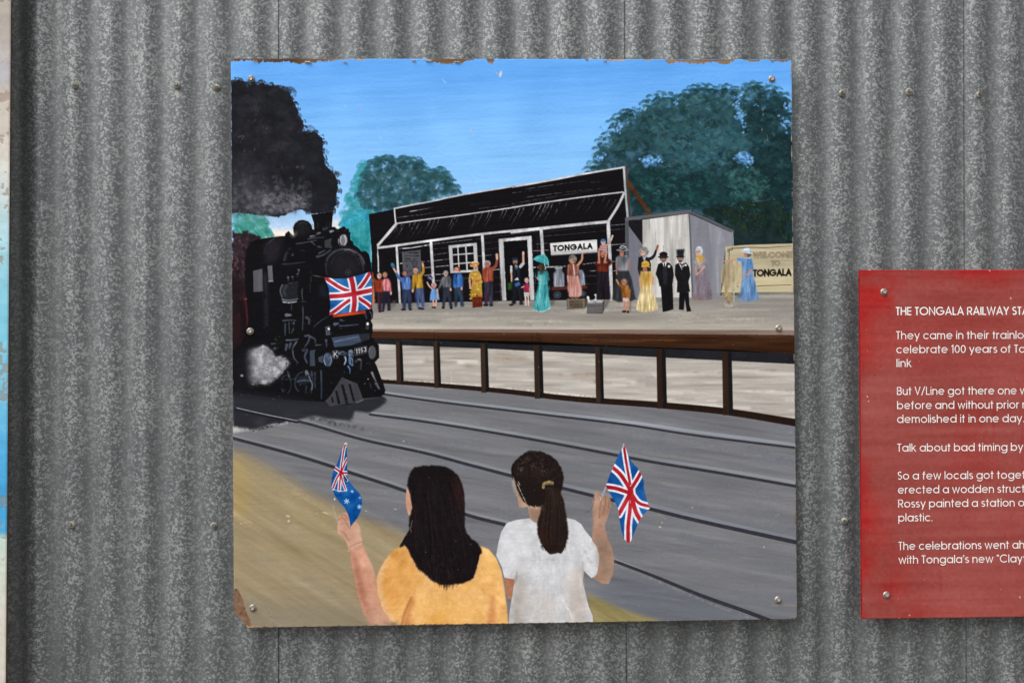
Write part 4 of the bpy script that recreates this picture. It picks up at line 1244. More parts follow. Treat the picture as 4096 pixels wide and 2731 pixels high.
    # --- flags
    RED, BLU, WHI = '#ac2434', '#2461a2', '#dde2ea'
    fo = '1195,930 1330,946 1470,942 1600,905 1745,865 1762,950 1766,1080 1762,1200 1752,1305 1640,1325 1530,1342 1400,1362 1255,1378 1268,1290 1262,1180 1245,1060 1220,990'
    cf = clipmask(C, fo)
    fill(C, fo, BLU, tex='i', amp=.06)
    diags = ['1190,925 1300,1000 1400,1060 1520,1108', '1750,860 1690,960 1640,1030 1580,1100', '1250,1380 1350,1310 1440,1240 1530,1180', '1770,1300 1700,1240 1640,1200 1590,1165']
    for s_ in diags:
        stroke(C, s_, 74, WHI, clip=cf, tex='i', amp=.03)
    for s_ in diags:
        stroke(C, s_, 40, RED, clip=cf, tex='i', amp=.05)
    cr = ['1245,1158 1400,1150 1545,1128 1660,1105 1775,1080', '1512,920 1535,1020 1550,1130 1555,1240 1540,1350']
    for s_, w_ in zip(cr, (92, 98)):
        stroke(C, s_, w_, WHI, clip=cf, tex='i', amp=.03)
    for s_, w_ in zip(cr, (52, 56)):
        stroke(C, s_, w_, RED, clip=cf, tex='i', amp=.05)

    # --- smoke
    so = '50,260 75,255 105,240 150,250 172,275 178,305 205,280 235,270 265,285 300,262 325,285 370,285 420,300 440,320 480,320 520,345 535,380 560,430 580,480 590,530 625,570 635,610 620,650 680,658 730,665 770,700 790,740 785,800 795,860 800,920 840,960 880,1000 905,1060 905,1130 885,1190 900,1230 870,1270 862,1300 700,1310 660,1295 620,1275 580,1280 500,1315 430,1340 380,1335 330,1320 250,1320 170,1310 100,1300 55,1310'
    fill(A, so, '#191a20', 1, rough=.7, tex='i', amp=.02)
    foliage(A, so, ['#191a20', '#1f2026', '#24252c', '#15161b', '#282a31'], 420, 30, 70, .6, edge=False)
    for i_, (x, y) in enumerate(PT(so)[:40]):
        for q in range(5):
            dab(A, x + random.uniform(-26, 14), y + random.uniform(-8, 26), random.uniform(14, 26), random.choice(['#1a191e', '#222127', '#2a2a30']), .9, random.uniform(-120, 10), 1.3)
    for _ in range(150):
        x, y = random.uniform(60, 560), random.uniform(350, 1080)
        if x < 250 + y * .45:
            dab(A, x, y, random.uniform(20, 60), random.choice(['#333238', '#2c2b31', '#3a3b43', '#27262c']), .35, random.uniform(0, 360))
    for _ in range(330):
        x = random.uniform(55, 680); y = 1310 - abs(random.gauss(0, 130)) - (x < 250) * 20
        if y < 1310 - (x - 300) * .05 and inside(PT(so), x, y):
            dab(A, x, y, random.uniform(12, 34), random.choice(['#58585f', '#66666d', '#4b4b53', '#73737a', '#44444c', '#62636b']), .42, random.uniform(0, 360), fan=random.random() < .7)
    for _ in range(110):
        x = random.uniform(300, 640); y = random.uniform(1170, 1300)
        if inside(PT(so), x, y + 12):
            dab(A, x, y, random.uniform(12, 28), random.choice(['#7f7d84', '#8b8a90', '#69676e']), .5, random.uniform(-140, -20))
    fill(A, '60,1060 250,1070 480,1150 640,1210 640,1270 500,1300 380,1325 60,1300', '#606067', .42, soft=36, tex='i', amp=.1)
    fill(A, '60,900 200,920 330,1020 300,1120 60,1150', '#3c3c44', .45, soft=40)
    for s_ in ('110,700 150,690 120,750', '205,600 250,560', '235,490 245,475', '330,640 340,615', '150,830 160,800', '240,790 230,830'):
        stroke(A, s_, 7, '#5f6c80', .5, dry=.5)
    fill(A, '690,1320 862,1296 862,1330 850,1380 710,1380', Kb)

    # --- the crowd
    SK, SK2 = '#c4988a', '#94685a'

    def face(v, x, y, r_, sk=SK, hair=None, ry=1.2, beard=None):
        if hair:
            ell(v, x, y - r_ * .35, r_ * 1.22, r_ * 1.15, hair, tex='f', amp=.05)
        ell(v, x, y, r_ * .86, r_ * ry, sk, tex='f', amp=.04)
        for s_ in (-.35, .35):
            ell(v, x + s_ * r_ - .06 * r_, y - r_ * .1, r_ * .2, r_ * .13, '#3a2624', .7)
        stroke(v, [(x - .02 * r_, y), (x + .05 * r_, y + r_ * .35)], r_ * .16, SK2, .6)
        if beard:
            ell(v, x, y + r_ * .75, r_ * .75, r_ * .5, beard)
        ell(v, x - .04 * r_, y + r_ * .6, r_ * .2, r_ * .11, '#6a2f2b', .6)
        fill(v, [(x + .25 * r_, y - r_), (x + r_ * .9, y - .5 * r_), (x + r_ * .8, y + .8 * r_), (x + .35 * r_, y + r_)], SK2, .35, soft=1.5)

    def shade(v, s_):
        fill(v, s_, '#57534f', .75, soft=4)
    for s_ in ('340,1310 360,1210 405,1200 400,1260', '590,1280 620,1230 640,1240', '750,1290 780,1240 800,1250', '880,1280 915,1225 930,1240', '1010,1290 1040,1240 1060,1250', '1570,1260 1600,1200 1640,1200', '1930,1240 1960,1210 1990,1230'):
        shade(E, s_)
    shade(Fv, '440,1210 520,1190 490,1260 450,1270'); shade(Fv, '1090,1320 1110,1210 1170,1190 1130,1290'); shade(Fv, '1390,1340 1400,1200 1420,1220 1415,1340')
    # couple beside the engine
    fill(E, '118,860 135,960 150,1240 118,1245', '#c9805c', tex='p', amp=0.062, soft=.5, rough=.35)
    stroke(E, '122,880 130,930 170,985', 22, '#6b3426', tex='f')
    fill(E, '145,975 180,955 230,950 242,980 238,1110 155,1110', '#8f3b28', tex='p', amp=0.074, soft=.5, rough=.35); fill(E, '155,1108 236,1108 228,1340 192,1340 180,1200', '#35202f', tex='p', amp=0.050, soft=.5, rough=.35)
    face(E, 203, 912, 29, '#c9a294', '#3c3c40')
    fill(E, '240,965 275,940 315,945 335,980 350,1100 330,1110 250,1095 243,1010', '#c97880', tex='p', amp=0.074, soft=.5, rough=.35); fill(E, '245,1092 332,1095 342,1320 300,1325 292,1180 262,1330 238,1330', '#221f2e', tex='p', amp=0.037, soft=.5, rough=.35)
    face(E, 270, 902, 27, '#b07a62', '#5c3a2c'); ell(E, 342, 1118, 12, 22, SK)
    for x, y in [(210, 1340), (245, 1332), (320, 1318)]:
        ell(E, x, y, 20, 9, '#17151a')
    # blue shirt, hat in the air
    stroke(E, '470,960 430,920 402,865', 40, '#40609c', w2=24, tex='f', amp=.05); stroke(E, '402,865 385,838 372,815', 22, SK)
    ell(E, 365, 785, 22, 36, '#2d5d78', ang=-.5, tex='f', amp=.05)
    fill(E, '455,940 500,920 560,915 582,960 580,1080 480,1080 470,1010', '#4a6aa8', tex='p', amp=0.087, soft=.5, rough=.35); fill(E, '480,1075 585,1075 592,1300 550,1305 538,1140 522,1310 482,1310', '#28304e', tex='p', amp=0.050, soft=.5, rough=.35)
    face(E, 508, 885, 28, '#a06a5a', '#25252a'); ell(E, 498, 912, 8, 10, '#2a1010', .8); ell(E, 492, 1315, 32, 12, '#16141a'); ell(E, 575, 1312, 22, 12, '#16141a')
    # yellow jumper
    fill(E, '600,910 640,885 700,890 715,920 735,1060 645,1065 640,960 620,1085 592,1080', '#b08628', tex='p', amp=0.074, soft=.5, rough=.35); stroke(E, '700,910 730,860 728,800', 36, '#aa8028', w2=26); stroke(E, '728,795 722,765', 24, '#c99c84')
    fill(E, '640,1062 735,1058 752,1290 708,1295 690,1140 680,1300 655,1290 632,1150', '#45557c', tex='p', amp=0.062, soft=.5, rough=.35); face(E, 638, 855, 27, '#c08c78', '#7d7880'); ell(E, 604, 1090, 13, 22, SK); ell(E, 690, 1300, 24, 14, '#1c1a20'); ell(E, 722, 1308, 24, 10, '#1c1a20')
    # little girl in blue
    fill(E, '830,1065 890,1060 905,1100 928,1195 870,1205 808,1215 812,1150', '#6f9fd6', tex='p', amp=0.074, soft=.5, rough=.35); stroke(E, '835,1065 800,1030 778,990', 18, SK); face(E, 858, 1030, 26, '#c48a7c', '#b0a6ac'); stroke(E, '900,1070 905,1170', 16, SK)
    stroke(E, '848,1210 860,1280', 18, '#d3a090'); stroke(E, '885,1205 880,1275', 18, '#d3a090'); ell(E, 858, 1288, 30, 10, '#141216')
    fill(E, '780,915 848,925 835,960 785,955', '#24407c'); stroke(E, '785,930 842,940', 8, '#a83040'); stroke(E, '795,918 830,955', 5, '#c8c8d0')
    # grey jumper, blue shirt
    fill(E, '955,930 1000,905 1050,915 1068,960 1060,1070 1040,1080 1035,1050 965,1055 960,1000 925,1070 908,1065', '#62646a', tex='p', amp=0.074, soft=.5, rough=.35); fill(E, '962,1052 1042,1050 1065,1150 1085,1285 1050,1290 1015,1150 985,1285 955,1285 965,1150', '#242b38', tex='p', amp=0.050, soft=.5, rough=.35)
    face(E, 1000, 885, 27, '#b7a49a', '#6c6c6e'); ell(E, 1058, 1075, 12, 20, SK); ell(E, 970, 1292, 20, 14, '#121116'); ell(E, 1065, 1295, 18, 14, '#121116')
    fill(E, '1095,900 1130,875 1185,880 1205,930 1210,1040 1190,1050 1170,1055 1100,1060 1085,1040 1090,960', '#2c5a9a', tex='p', amp=0.087, soft=.5, rough=.35); stroke(E, '1130,885 1128,930', 14, '#12233c')
    fill(E, '1105,1055 1195,1050 1220,1275 1180,1285 1158,1130 1130,1285 1100,1280', '#27364a', tex='p', amp=0.062, soft=.5, rough=.35); face(E, 1128, 842, 28, '#c8a08c', '#7c3a1c'); stroke(E, '1158,810 1165,855', 16, '#8a4420'); ell(E, 1190, 1060, 12, 22, SK)
    # woman in flowers, suitcase
    fill(E, '1285,880 1330,850 1400,855 1425,900 1430,1000 1440,1190 1290,1195 1310,1040 1315,940 1272,950', '#b5903f', tex='i', amp=.07)
    for _ in range(70):
        x, y = random.uniform(1290, 1435), random.uniform(870, 1185)
        ell(E, x, y, random.uniform(5, 13), random.uniform(6, 14), random.choice(['#b8492c', '#c9a850', '#8a7a30', '#c46a3c', '#d8b860', '#a89a4a']), .8)
    stroke(E, '1285,960 1295,1060', 22, SK); face(E, 1358, 815, 30, '#c6a294', '#3a2a28'); ell(E, 1345, 775, 58, 26, '#c79a5c', ang=-.25, tex='f', amp=.08); ell(E, 1350, 757, 42, 22, '#cfc08c'); stroke(E, '1310,775 1350,762 1395,768', 12, '#b04438')
    fill(E, '1318,1168 1430,1162 1435,1282 1320,1294', '#5f2414', tex='h', amp=.05); stroke(E, '1350,1165 1375,1150 1398,1163', 7, '#1d0d08'); stroke(E, '1345,1170 1345,1290', 6, '#3a140b', .7); stroke(E, '1405,1168 1408,1285', 6, '#3a140b', .7); fill(E, '1430,1165 1440,1175 1440,1275 1432,1282', '#2c110a')
    # man in rust pullover
    fill(E, '1440,840 1470,810 1550,805 1570,850 1565,980 1460,990 1440,930', '#8f4432', tex='p', amp=0.074, soft=.5, rough=.35); stroke(E, '1550,830 1600,790 1615,715', 40, '#884232', w2=28); stroke(E, '1615,705 1612,655', 28, '#c79c86'); stroke(E, '1500,850 1500,980', 10, '#b86a54', .7); stroke(E, '1530,850 1535,960', 8, '#b86a54', .6)
    fill(E, '1462,988 1562,980 1565,1260 1520,1265 1512,1120 1500,1260 1465,1255', '#2f2c3c', tex='p', amp=0.062, soft=.5, rough=.35); face(E, 1498, 775, 33, '#a06450', '#8891a0'); ell(E, 1480, 1262, 34, 14, '#17151a'); ell(E, 1545, 1265, 24, 12, '#17151a'); fill(E, '1462,1090 1490,1090 1495,1240 1470,1245', '#4c1a34', .7, soft=3)
    # bearded guard in the door
    fill(E, '1800,790 1840,775 1890,790 1895,960 1800,970', '#171c2a', tex='p', amp=0.037, soft=.5, rough=.35); fill(E, '1830,785 1858,785 1850,850 1840,850', '#d3d3d6'); stroke(E, '1843,795 1848,910', 12, '#0c0c10', w2=18); fill(E, '1815,965 1880,965 1860,930', '#d5d2cc')
    stroke(E, '1785,800 1785,870', 26, '#c2c2c8', tex='f'); stroke(E, '1785,870 1790,975', 18, '#c39a86'); stroke(E, '1895,800 1930,760', 34, '#b9bcc6'); stroke(E, '1930,755 1928,650', 24, '#c39a86'); ell(E, 1930, 640, 14, 24, '#d0aa98')
    fill(E, '1800,965 1895,960 1925,1230 1890,1240 1860,1080 1835,1250 1790,1250 1805,1100', '#15171f', tex='p', amp=0.037, soft=.5, rough=.35); face(E, 1832, 745, 30, '#a87e6c', '#20262f', beard='#4a3c34'); ell(E, 1830, 708, 36, 18, '#1f2a40'); ell(E, 1785, 1258, 30, 12, '#15141a'); ell(E, 1905, 1245, 28, 14, '#22232a')
    fill(E, '1742,995 1795,985 1795,1075 1748,1085', '#2a4a1a', tex='p', amp=0.050, soft=.5, rough=.35); fill(E, '1822,1010 1875,980 1898,1015 1840,1045', '#2c5a98')
    # toddler
    fill(E, '1930,1010 1960,998 2000,1005 2010,1060 2000,1110 1935,1110', '#8c2a48', tex='p', amp=0.074, soft=.5, rough=.35); face(E, 1970, 968, 26, '#c89c8c', '#4a5a78'); fill(E, '1935,1108 2003,1108 1998,1160 1940,1158', '#b9b0b0'); stroke(E, '1955,1155 1960,1260', 20, '#cbb0aa'); stroke(E, '1988,1155 1992,1265', 18, '#cbb0aa'); stroke(E, '1935,1040 1910,1050', 14, SK); stroke(E, '2008,1050 2008,1140', 14, SK)
    # lady in turquoise with parasol
    fill(E, '2105,860 2150,840 2215,850 2232,900 2220,1000 2232,1130 2258,1290 2200,1325 2110,1335 2048,1310 2075,1180 2110,1020 2115,960 2095,930', '#45999e', tex='p', amp=0.087, soft=.5, rough=.35)
    for _ in range(40):
        x, y = random.uniform(2075, 2240), random.uniform(870, 1300)
        stroke(E, [(x, y), (x + random.uniform(-8, 8), y + 50)], random.uniform(5, 12), random.choice(['#57b8bc', '#1f7a84', '#74c8ca', '#2b8b92']), .5, dry=.35)
    stroke(E, '2055,1315 2130,1340 2200,1325 2255,1290', 12, '#9cd3d4', .8, dry=.4); stroke(E, '2110,1000 2160,1003 2220,998', 8, '#6fc2c6', .7)
    ell(E, 2148, 810, 42, 56, '#2d2620', tex='f', amp=.04); ell(E, 2132, 810, 20, 34, '#4f372a'); fill(E, '2110,850 2180,830 2185,880 2120,905', '#243c34', .9, soft=3)
    fill(E, '2045,712 2080,680 2130,660 2185,655 2220,690 2238,740 2236,800 2200,770 2150,755 2100,742', '#3fa0a4', smooth=False, tex='i', amp=.06); stroke(E, '2183,640 2190,660 2180,755', 5, '#8fd0d0'); stroke(E, '2180,660 2215,710 2232,795', 6, '#8fcfd0', .7); stroke(E, '2175,660 2120,690 2060,720', 5, '#7cc4c6', .7); stroke(E, '2165,665 2120,740', 4, '#2b7f86', .6)
    stroke(E, '2095,935 2115,960 2150,965', 18, SK, .8)
    # trolley with milk churns
    fill(Fv, '470,1040 895,1030 898,1062 620,1075 470,1085', '#4a2018', tex='h', amp=.05)
    fill(Fv, '515,820 595,815 592,850 618,885 624,1035 498,1042 492,890 520,855', '#7a808c', tex='p', amp=0.074, soft=.5, rough=.35); stroke(Fv, '520,900 512,1020', 14, '#a9afba', .8); stroke(Fv, '590,900 600,1020', 12, '#5d636f', .8); stroke(Fv, '512,818 595,812', 12, '#aeb4be'); stroke(Fv, '500,1035 620,1030', 8, '#a9afba', .8)
    fill(Fv, '795,840 840,840 860,890 870,1025 820,1030 800,900', '#858d9c', tex='p', amp=0.074, soft=.5, rough=.35); stroke(Fv, '850,900 862,1015', 8, '#b6bcc8', .8)
    for x, y, r_ in [(537, 1138, 50), (846, 1125, 40)]:
        ell(Fv, x, y, r_, r_ * .92, '#2b3440'); ell(Fv, x, y, r_ * .8, r_ * .74, '#1a2029')
        for q in range(7):
            an = q * .9
            stroke(Fv, [(x, y), (x + r_ * .45 * math.cos(an), y + r_ * .45 * math.sin(an)), (x + r_ * .8 * math.cos(an + .5), y + r_ * .74 * math.sin(an + .5))], 6, '#56616e', .8)
    # woman on crate
    fill(Fv, '665,775 720,760 775,770 798,800 792,900 660,905 655,850', '#8f5a4c', tex='p', amp=0.074, soft=.5, rough=.35); stroke(Fv, '730,780 745,900', 14, '#d3c8c2', .8); stroke(Fv, '785,780 830,720 838,650', 30, '#b9866a', w2=22)
    fill(Fv, '660,900 795,905 830,1060 828,1140 790,1170 680,1165 658,1060', '#b3837a', tex='p', amp=0.062, soft=.5, rough=.35); ell(Fv, 722, 712, 50, 54, '#6b6462', tex='f', amp=.05); face(Fv, 714, 735, 27, '#b58a62'); stroke(Fv, '662,910 668,975', 16, SK)
    for x in (690, 720, 760, 800):
        stroke(Fv, [(x, 930), (x + random.uniform(-12, 14), 1150)], 9, '#c9a096', .5, dry=.3)
    stroke(Fv, '715,1165 720,1185', 18, '#7c4c3a'); stroke(Fv, '760,1165 770,1185', 18, '#7c4c3a')
    # crates and geese
    fill(Fv, '648,1190 868,1182 872,1295 655,1308', '#5f5348', tex='h', amp=.05); fill(Fv, '868,1182 905,1180 890,1270 872,1298', '#453b33')
    for y in (1222, 1252, 1284):
        stroke(Fv, [(685, y), (840, y - 4)], 9, '#1d1814', .85, dry=.2)
    for x in (670, 850):
        stroke(Fv, [(x, 1190), (x + 4, 1300)], 20, '#7a6c5c', .8, tex='v')
    stroke(Fv, '645,1306 760,1308 872,1300', 5, '#1c1712', .8)
    stroke(Fv, '905,1165 918,1210 960,1235', 24, '#c9c9ca'); stroke(Fv, '998,1135 1000,1180 975,1215', 18, '#b5b5b8'); ell(Fv, 905, 1170, 16, 12, '#d3d3d3'); ell(Fv, 996, 1140, 16, 10, '#c5c5c7'); ell(Fv, 1000, 1222, 70, 26, '#b4b4b7', tex='f', amp=.06)
    fill(Fv, '890,1240 1085,1230 1080,1360 890,1358', '#5e5b5b', tex='h', amp=.05); fill(Fv, '1078,1232 1108,1190 1100,1320 1080,1362', '#454343')
    for y in (1275, 1318):
        stroke(Fv, [(895, y), (1075, y - 4)], 5, '#2b2929', .8, dry=.3)
    stroke(Fv, '890,1360 1080,1362', 5, '#242222', .8)
    # father with boy on his shoulders
    fill(Fv, '1010,720 1060,690 1130,690 1180,720 1195,760 1150,800 1145,865 1015,860 1010,800 985,770', '#4a1c14', tex='p', amp=0.062, soft=.5, rough=.35); fill(Fv, '1015,800 1145,800 1148,865 1012,860', '#6b2416', .7, tex='p', amp=0.062, soft=.5, rough=.35)
    fill(Fv, '1012,862 1148,865 1178,1190 1110,1195 1085,960 1075,1190 1008,1190', '#1d1620', tex='p', amp=0.037, soft=.5, rough=.35); face(Fv, 1080, 655, 30, '#a5705c', '#4a3a32'); stroke(Fv, '1065,672 1095,672', 7, '#3a2018')
    fill(Fv, '1050,545 1130,530 1138,640 1045,600', '#b5a4a6')
    for y in (552, 572, 592, 612):
        stroke(Fv, [(1046, y), (1135, y - 6)], 8, '#8c3038', .8)
    face(Fv, 1088, 512, 28, '#c2a08e', '#4a6c94'); ell(Fv, 1086, 486, 28, 18, '#3f6390'); stroke(Fv, '1130,540 1165,515 1180,480', 22, '#b58c80', w2=16); stroke(Fv, '1182,480 1200,430', 20, '#bfae9c'); stroke(Fv, '1045,590 1035,640 1040,740', 30, '#b07c6a', w2=22); stroke(Fv, '1125,620 1118,680 1105,740', 28, '#b07c6a', w2=22); ell(Fv, 1112, 748, 24, 14, '#a87060'); ell(Fv, 1035, 750, 18, 16, '#a87060')
    # lady with plumed hat
    fill(Fv, '1250,840 1390,840 1430,950 1480,1190 1420,1215 1270,1225 1195,1195 1215,1050', '#2b2c31', tex='p', amp=0.050, soft=.5, rough=.35); fill(Fv, '1245,690 1290,660 1380,665 1405,720 1395,850 1255,850 1235,760', '#85878d', tex='p', amp=0.074, soft=.5, rough=.35); fill(Fv, '1280,670 1350,670 1375,700 1345,800 1310,740', '#44464b', .8, soft=5, tex='f', amp=.08)
    face(Fv, 1312, 640, 29, '#a8705e', '#1d1b1f'); ell(Fv, 1325, 602, 84, 16, '#77797d', tex='f', amp=.05); ell(Fv, 1330, 570, 50, 36, '#3a3c40'); stroke(Fv, '1290,575 1320,550 1370,570', 10, '#c9c9cc', .9); stroke(Fv, '1300,590 1340,575 1375,592', 8, '#b6b6ba', .8); stroke(Fv, '1245,770 1250,890', 18, SK2); stroke(Fv, '1398,740 1398,840', 18, '#9c6456')
    # waving woman in black jacket
    fill(Fv, '1510,690 1560,670 1630,690 1660,760 1660,855 1520,905 1500,830', '#1c1a1e', tex='f', amp=.03); stroke(Fv, '1620,720 1690,680 1725,600', 44, '#1c1b1f', w2=26); stroke(Fv, '1728,598 1742,550', 26, '#8a5038'); fill(Fv, '1558,680 1600,680 1590,730 1575,730', '#a4a6b0')
    ell(Fv, 1575, 618, 58, 58, '#8a8886', tex='f', amp=.07); face(Fv, 1560, 635, 28, '#c8a090')
    # boy in brown
    fill(Fv, '1310,1030 1350,1015 1395,1030 1412,1100 1405,1180 1320,1175 1308,1110', '#84511f', tex='p', amp=0.074, soft=.5, rough=.35); stroke(Fv, '1320,1045 1275,1010', 30, '#845220'); stroke(Fv, '1268,1000 1248,960', 20, '#b98058'); face(Fv, 1338, 990, 32, '#a4705c', '#6c5c50'); fill(Fv, '1318,1175 1408,1175 1400,1225 1325,1228', '#c2aca8'); stroke(Fv, '1340,1225 1348,1320', 26, '#b57e6a'); stroke(Fv, '1385,1225 1385,1330', 26, '#b57e6a'); ell(Fv, 1340, 1337, 30, 13, '#1a1518'); ell(Fv, 1385, 1342, 14, 16, '#1a1518'); stroke(Fv, '1408,1080 1400,1190', 18, '#8e5a2a')
    # yellow dress
    fill(Fv, '1540,860 1590,850 1670,870 1680,930 1665,1050 1720,1200 1748,1310 1660,1340 1560,1345 1482,1315 1510,1180 1540,1050 1530,930', '#cdb98a', tex='p', amp=0.074, soft=.5, rough=.35); fill(Fv, '1540,860 1590,850 1670,870 1680,930 1660,1040 1550,1030 1530,930', '#c39a4c', .8, soft=5, tex='p', amp=0.062, rough=.35)
    for _ in range(36):
        x, y = random.uniform(1510, 1720), random.uniform(1060, 1300)
        stroke(Fv, [(x, y), (x + random.uniform(-8, 12), y + 60)], random.uniform(6, 14), random.choice(['#d8c99a', '#cab47c', '#dfd3ac', '#c8b078']), .4, dry=.35)
    ell(Fv, 1598, 790, 46, 56, '#241a18'); face(Fv, 1588, 825, 30, '#a8705a'); ell(Fv, 1595, 770, 48, 40, '#c2983c', tex='f', amp=.06); stroke(Fv, '1552,800 1595,785 1640,805', 14, '#d2ac50'); stroke(Fv, '1525,940 1535,1060', 20, '#c08e78'); stroke(Fv, '1685,920 1685,1010', 20, '#c08e78')
    # two men in black
    fill(Fv, '1745,770 1800,745 1880,755 1920,800 1935,900 1915,1040 1760,1035 1745,950 1715,890', '#131216', tex='f', amp=.025); fill(Fv, '1775,1030 1920,1030 1930,1310 1870,1330 1800,1345 1790,1200', '#100f12', tex='f', amp=.02)
    fill(Fv, '1795,752 1850,748 1825,830', '#d2d0d0'); stroke(Fv, '1822,765 1824,815', 14, '#1a1a20'); fill(Fv, '1800,800 1860,800 1850,1010 1810,1010', '#26262d', .8); ell(Fv, 1876, 797, 14, 16, '#d6d6d6'); face(Fv, 1808, 712, 32, '#9c6a60', '#2a2022'); stroke(Fv, '1795,735 1830,735', 9, '#2c1a18'); ell(Fv, 1808, 685, 66, 15, '#101013'); ell(Fv, 1810, 655, 50, 34, '#141417'); stroke(Fv, '1760,690 1810,678 1860,688', 6, '#3d3d44', .8)
    fill(Fv, '1950,780 2000,748 2080,752 2118,800 2135,900 2110,980 2130,1100 2060,1110 1970,1110 1975,980 1945,900', '#151417', tex='f', amp=.025); fill(Fv, '2000,1105 2115,1105 2120,1250 2145,1335 2090,1340 2065,1180 2055,1320 1995,1315', '#100f12', tex='f', amp=.02)
    fill(Fv, '1990,752 2070,748 2030,840', '#d0cece'); stroke(Fv, '2010,765 2035,780 2055,765', 16, '#17171b'); stroke(Fv, '2030,775 2032,820', 12, '#17171b'); ell(Fv, 2075, 783, 14, 12, '#dcdcdc'); face(Fv, 2012, 708, 32, '#a8766a', '#241c1c', beard='#1b1514'); stroke(Fv, '1995,725 2030,722', 9, '#d3c9c4', .5); ell(Fv, 2012, 680, 52, 14, '#17171b'); fill(Fv, '1965,598 2062,590 2050,675 1975,678', '#1b1b1f', tex='p', amp=0.037, soft=.5, rough=.35); stroke(Fv, '1970,600 2060,592', 7, '#4a4a50', .8); stroke(Fv, '1972,665 2050,660', 6, '#3a3a40', .7)
    # lady in grey-mauve with bonnet
    fill(G, '985,830 1060,810 1120,850 1160,960 1205,1195 1110,1205 945,1195 970,1050 985,930', '#7a6e78', .85, tex='p', amp=0.062, soft=.5, rough=.35); fill(G, '990,700 1040,665 1110,680 1150,750 1100,800 1070,830 990,815 975,760', '#8d8690', tex='f', amp=.05)
    fill(G, '990,650 1060,650 1100,680 1050,790 1010,730', '#b3934f', tex='f', amp=.06); ell(G, 1038, 610, 44, 54, '#b7bac0', tex='f', amp=.05); ell(G, 1022, 645, 26, 32, '#c29c8c'); stroke(G, '1005,622 1045,616', 10, '#8a5a4e'); stroke(G, '995,810 1005,900', 18, '#b48a78'); stroke(G, '1100,800 1060,850 1015,890', 20, '#b98e7c')
    for x in (1000, 1050, 1100, 1150):
        stroke(G, [(x, 900), (x + (x - 1050) * .4, 1180)], 12, random.choice(['#877886', '#5a4f5c', '#8c7c70']), .5, dry=.35)
    fill(G, '980,1170 1120,1180 1100,1205 960,1198', '#8a6a58', .6, soft=4)
    # cow, lady in blue
    fill(G, '1298,960 1306,850 1335,770 1390,728 1470,725 1512,768 1535,880 1526,970 1490,1030 1470,1050 1472,1110 1440,1115 1420,1050 1400,1060 1395,1115 1350,1110 1340,1045', '#ac9f84', .74, smooth=True, tex='p', amp=.05)
    fill(G, '1310,860 1340,775 1370,760 1360,900 1375,1030 1330,1020 1305,960', '#94805c', .5, soft=6, tex='p', amp=.05)
    fill(G, '1490,760 1530,860 1524,970 1500,1010 1496,880', '#c3b286', .8, soft=4)
    stroke(G, '1400,740 1392,880 1385,1040', 26, '#887859', .75, soft=4); stroke(G, '1450,800 1455,960', 22, '#8a7b5c', .7, soft=4); stroke(G, '1425,760 1420,1000', 16, '#b7a682', .7, soft=3)
    stroke(G, '1360,1030 1362,1115', 26, '#98845f'); stroke(G, '1448,1000 1452,1120 1456,1222', 17, '#a8a094', .95)
    fill(G, '1340,1120 1425,1118 1418,1180 1412,1248 1385,1256 1366,1195', '#9c8962', tex='f', amp=.05); stroke(G, '1316,1136 1350,1128', 16, '#a8946c'); stroke(G, '1412,1128 1434,1136', 14, '#a8946c'); ell(G, 1362, 1178, 6, 5, '#231a12'); ell(G, 1408, 1178, 5, 5, '#231a12')
    for _ in range(60):
        x, y = random.gauss(1405, 45), random.gauss(1262, 14)
        stroke(G, [(x, y), (x + random.uniform(-30, 30), y + random.uniform(-12, 12))], 4, random.choice(['#d0c6b8', '#b9aa98', '#c6b89c']), .7)
    fill(G, '1540,710 1590,690 1660,700 1685,740 1670,830 1700,950 1755,1190 1650,1215 1500,1205 1540,1040 1560,850', '#5a86bc', .88, tex='p', amp=0.062, soft=.5, rough=.35); stroke(G, '1550,720 1500,715', 40, '#5e93d0'); stroke(G, '1490,712 1420,722 1345,735', 18, '#c0906c'); stroke(G, '1660,760 1670,830', 40, '#4b7fc0'); stroke(G, '1665,835 1620,890 1570,930', 22, '#b0846c'); stroke(G, '1600,960 1590,1190', 10, '#6f9cd4', .7); stroke(G, '1650,900 1680,1180', 10, '#3a649c', .7)
    fill(G, '1500,1110 1755,1110 1755,1195 1650,1215 1500,1205', '#6a86aa', .5, soft=4); ell(G, 1625, 645, 42, 42, '#55504c', tex='f', amp=.05); face(G, 1592, 655, 26, '#b5806c'); ell(G, 1608, 625, 76, 14, '#b5c4d6', ang=.25); ell(G, 1612, 603, 44, 28, '#bccada', tex='f', amp=.04); stroke(G, '1570,700 1625,700 1655,695', 8, '#c9d3e0', .8)
    shade(G, '1480,1140 1560,1110 1540,1170 1490,1180')

    # --- the two girls in front
    # forearm and hand, left
    sk = '#c6927a'
    fill(J, '1005,890 1100,850 1150,960 1195,1060 1215,1200 1250,1360 1330,1460 1330,1500 1160,1480 1110,1400 1060,1250 1030,1080 1005,970', sk, smooth=False, tex='i', amp=.03, soft=1.6)
    fill(J, '1010,900 1040,1080 1070,1250 1120,1400 1170,1480 1210,1480 1150,1350 1100,1150 1060,960', '#98604c', .7, soft=9, tex='i', amp=.015)
    fill(J, '1110,900 1180,1040 1200,1180 1170,1150 1130,1000', '#c79a80', .6, soft=7)
    fill(J, '1120,1380 1240,1380 1330,1480 1170,1490', '#c2a088', .6, soft=14)
    fill(J, '905,670 920,620 960,595 990,610 1005,650 1070,690 1085,760 1095,850 1000,890 960,810 905,760', '#c69a84', smooth=True, tex='i', amp=.022)
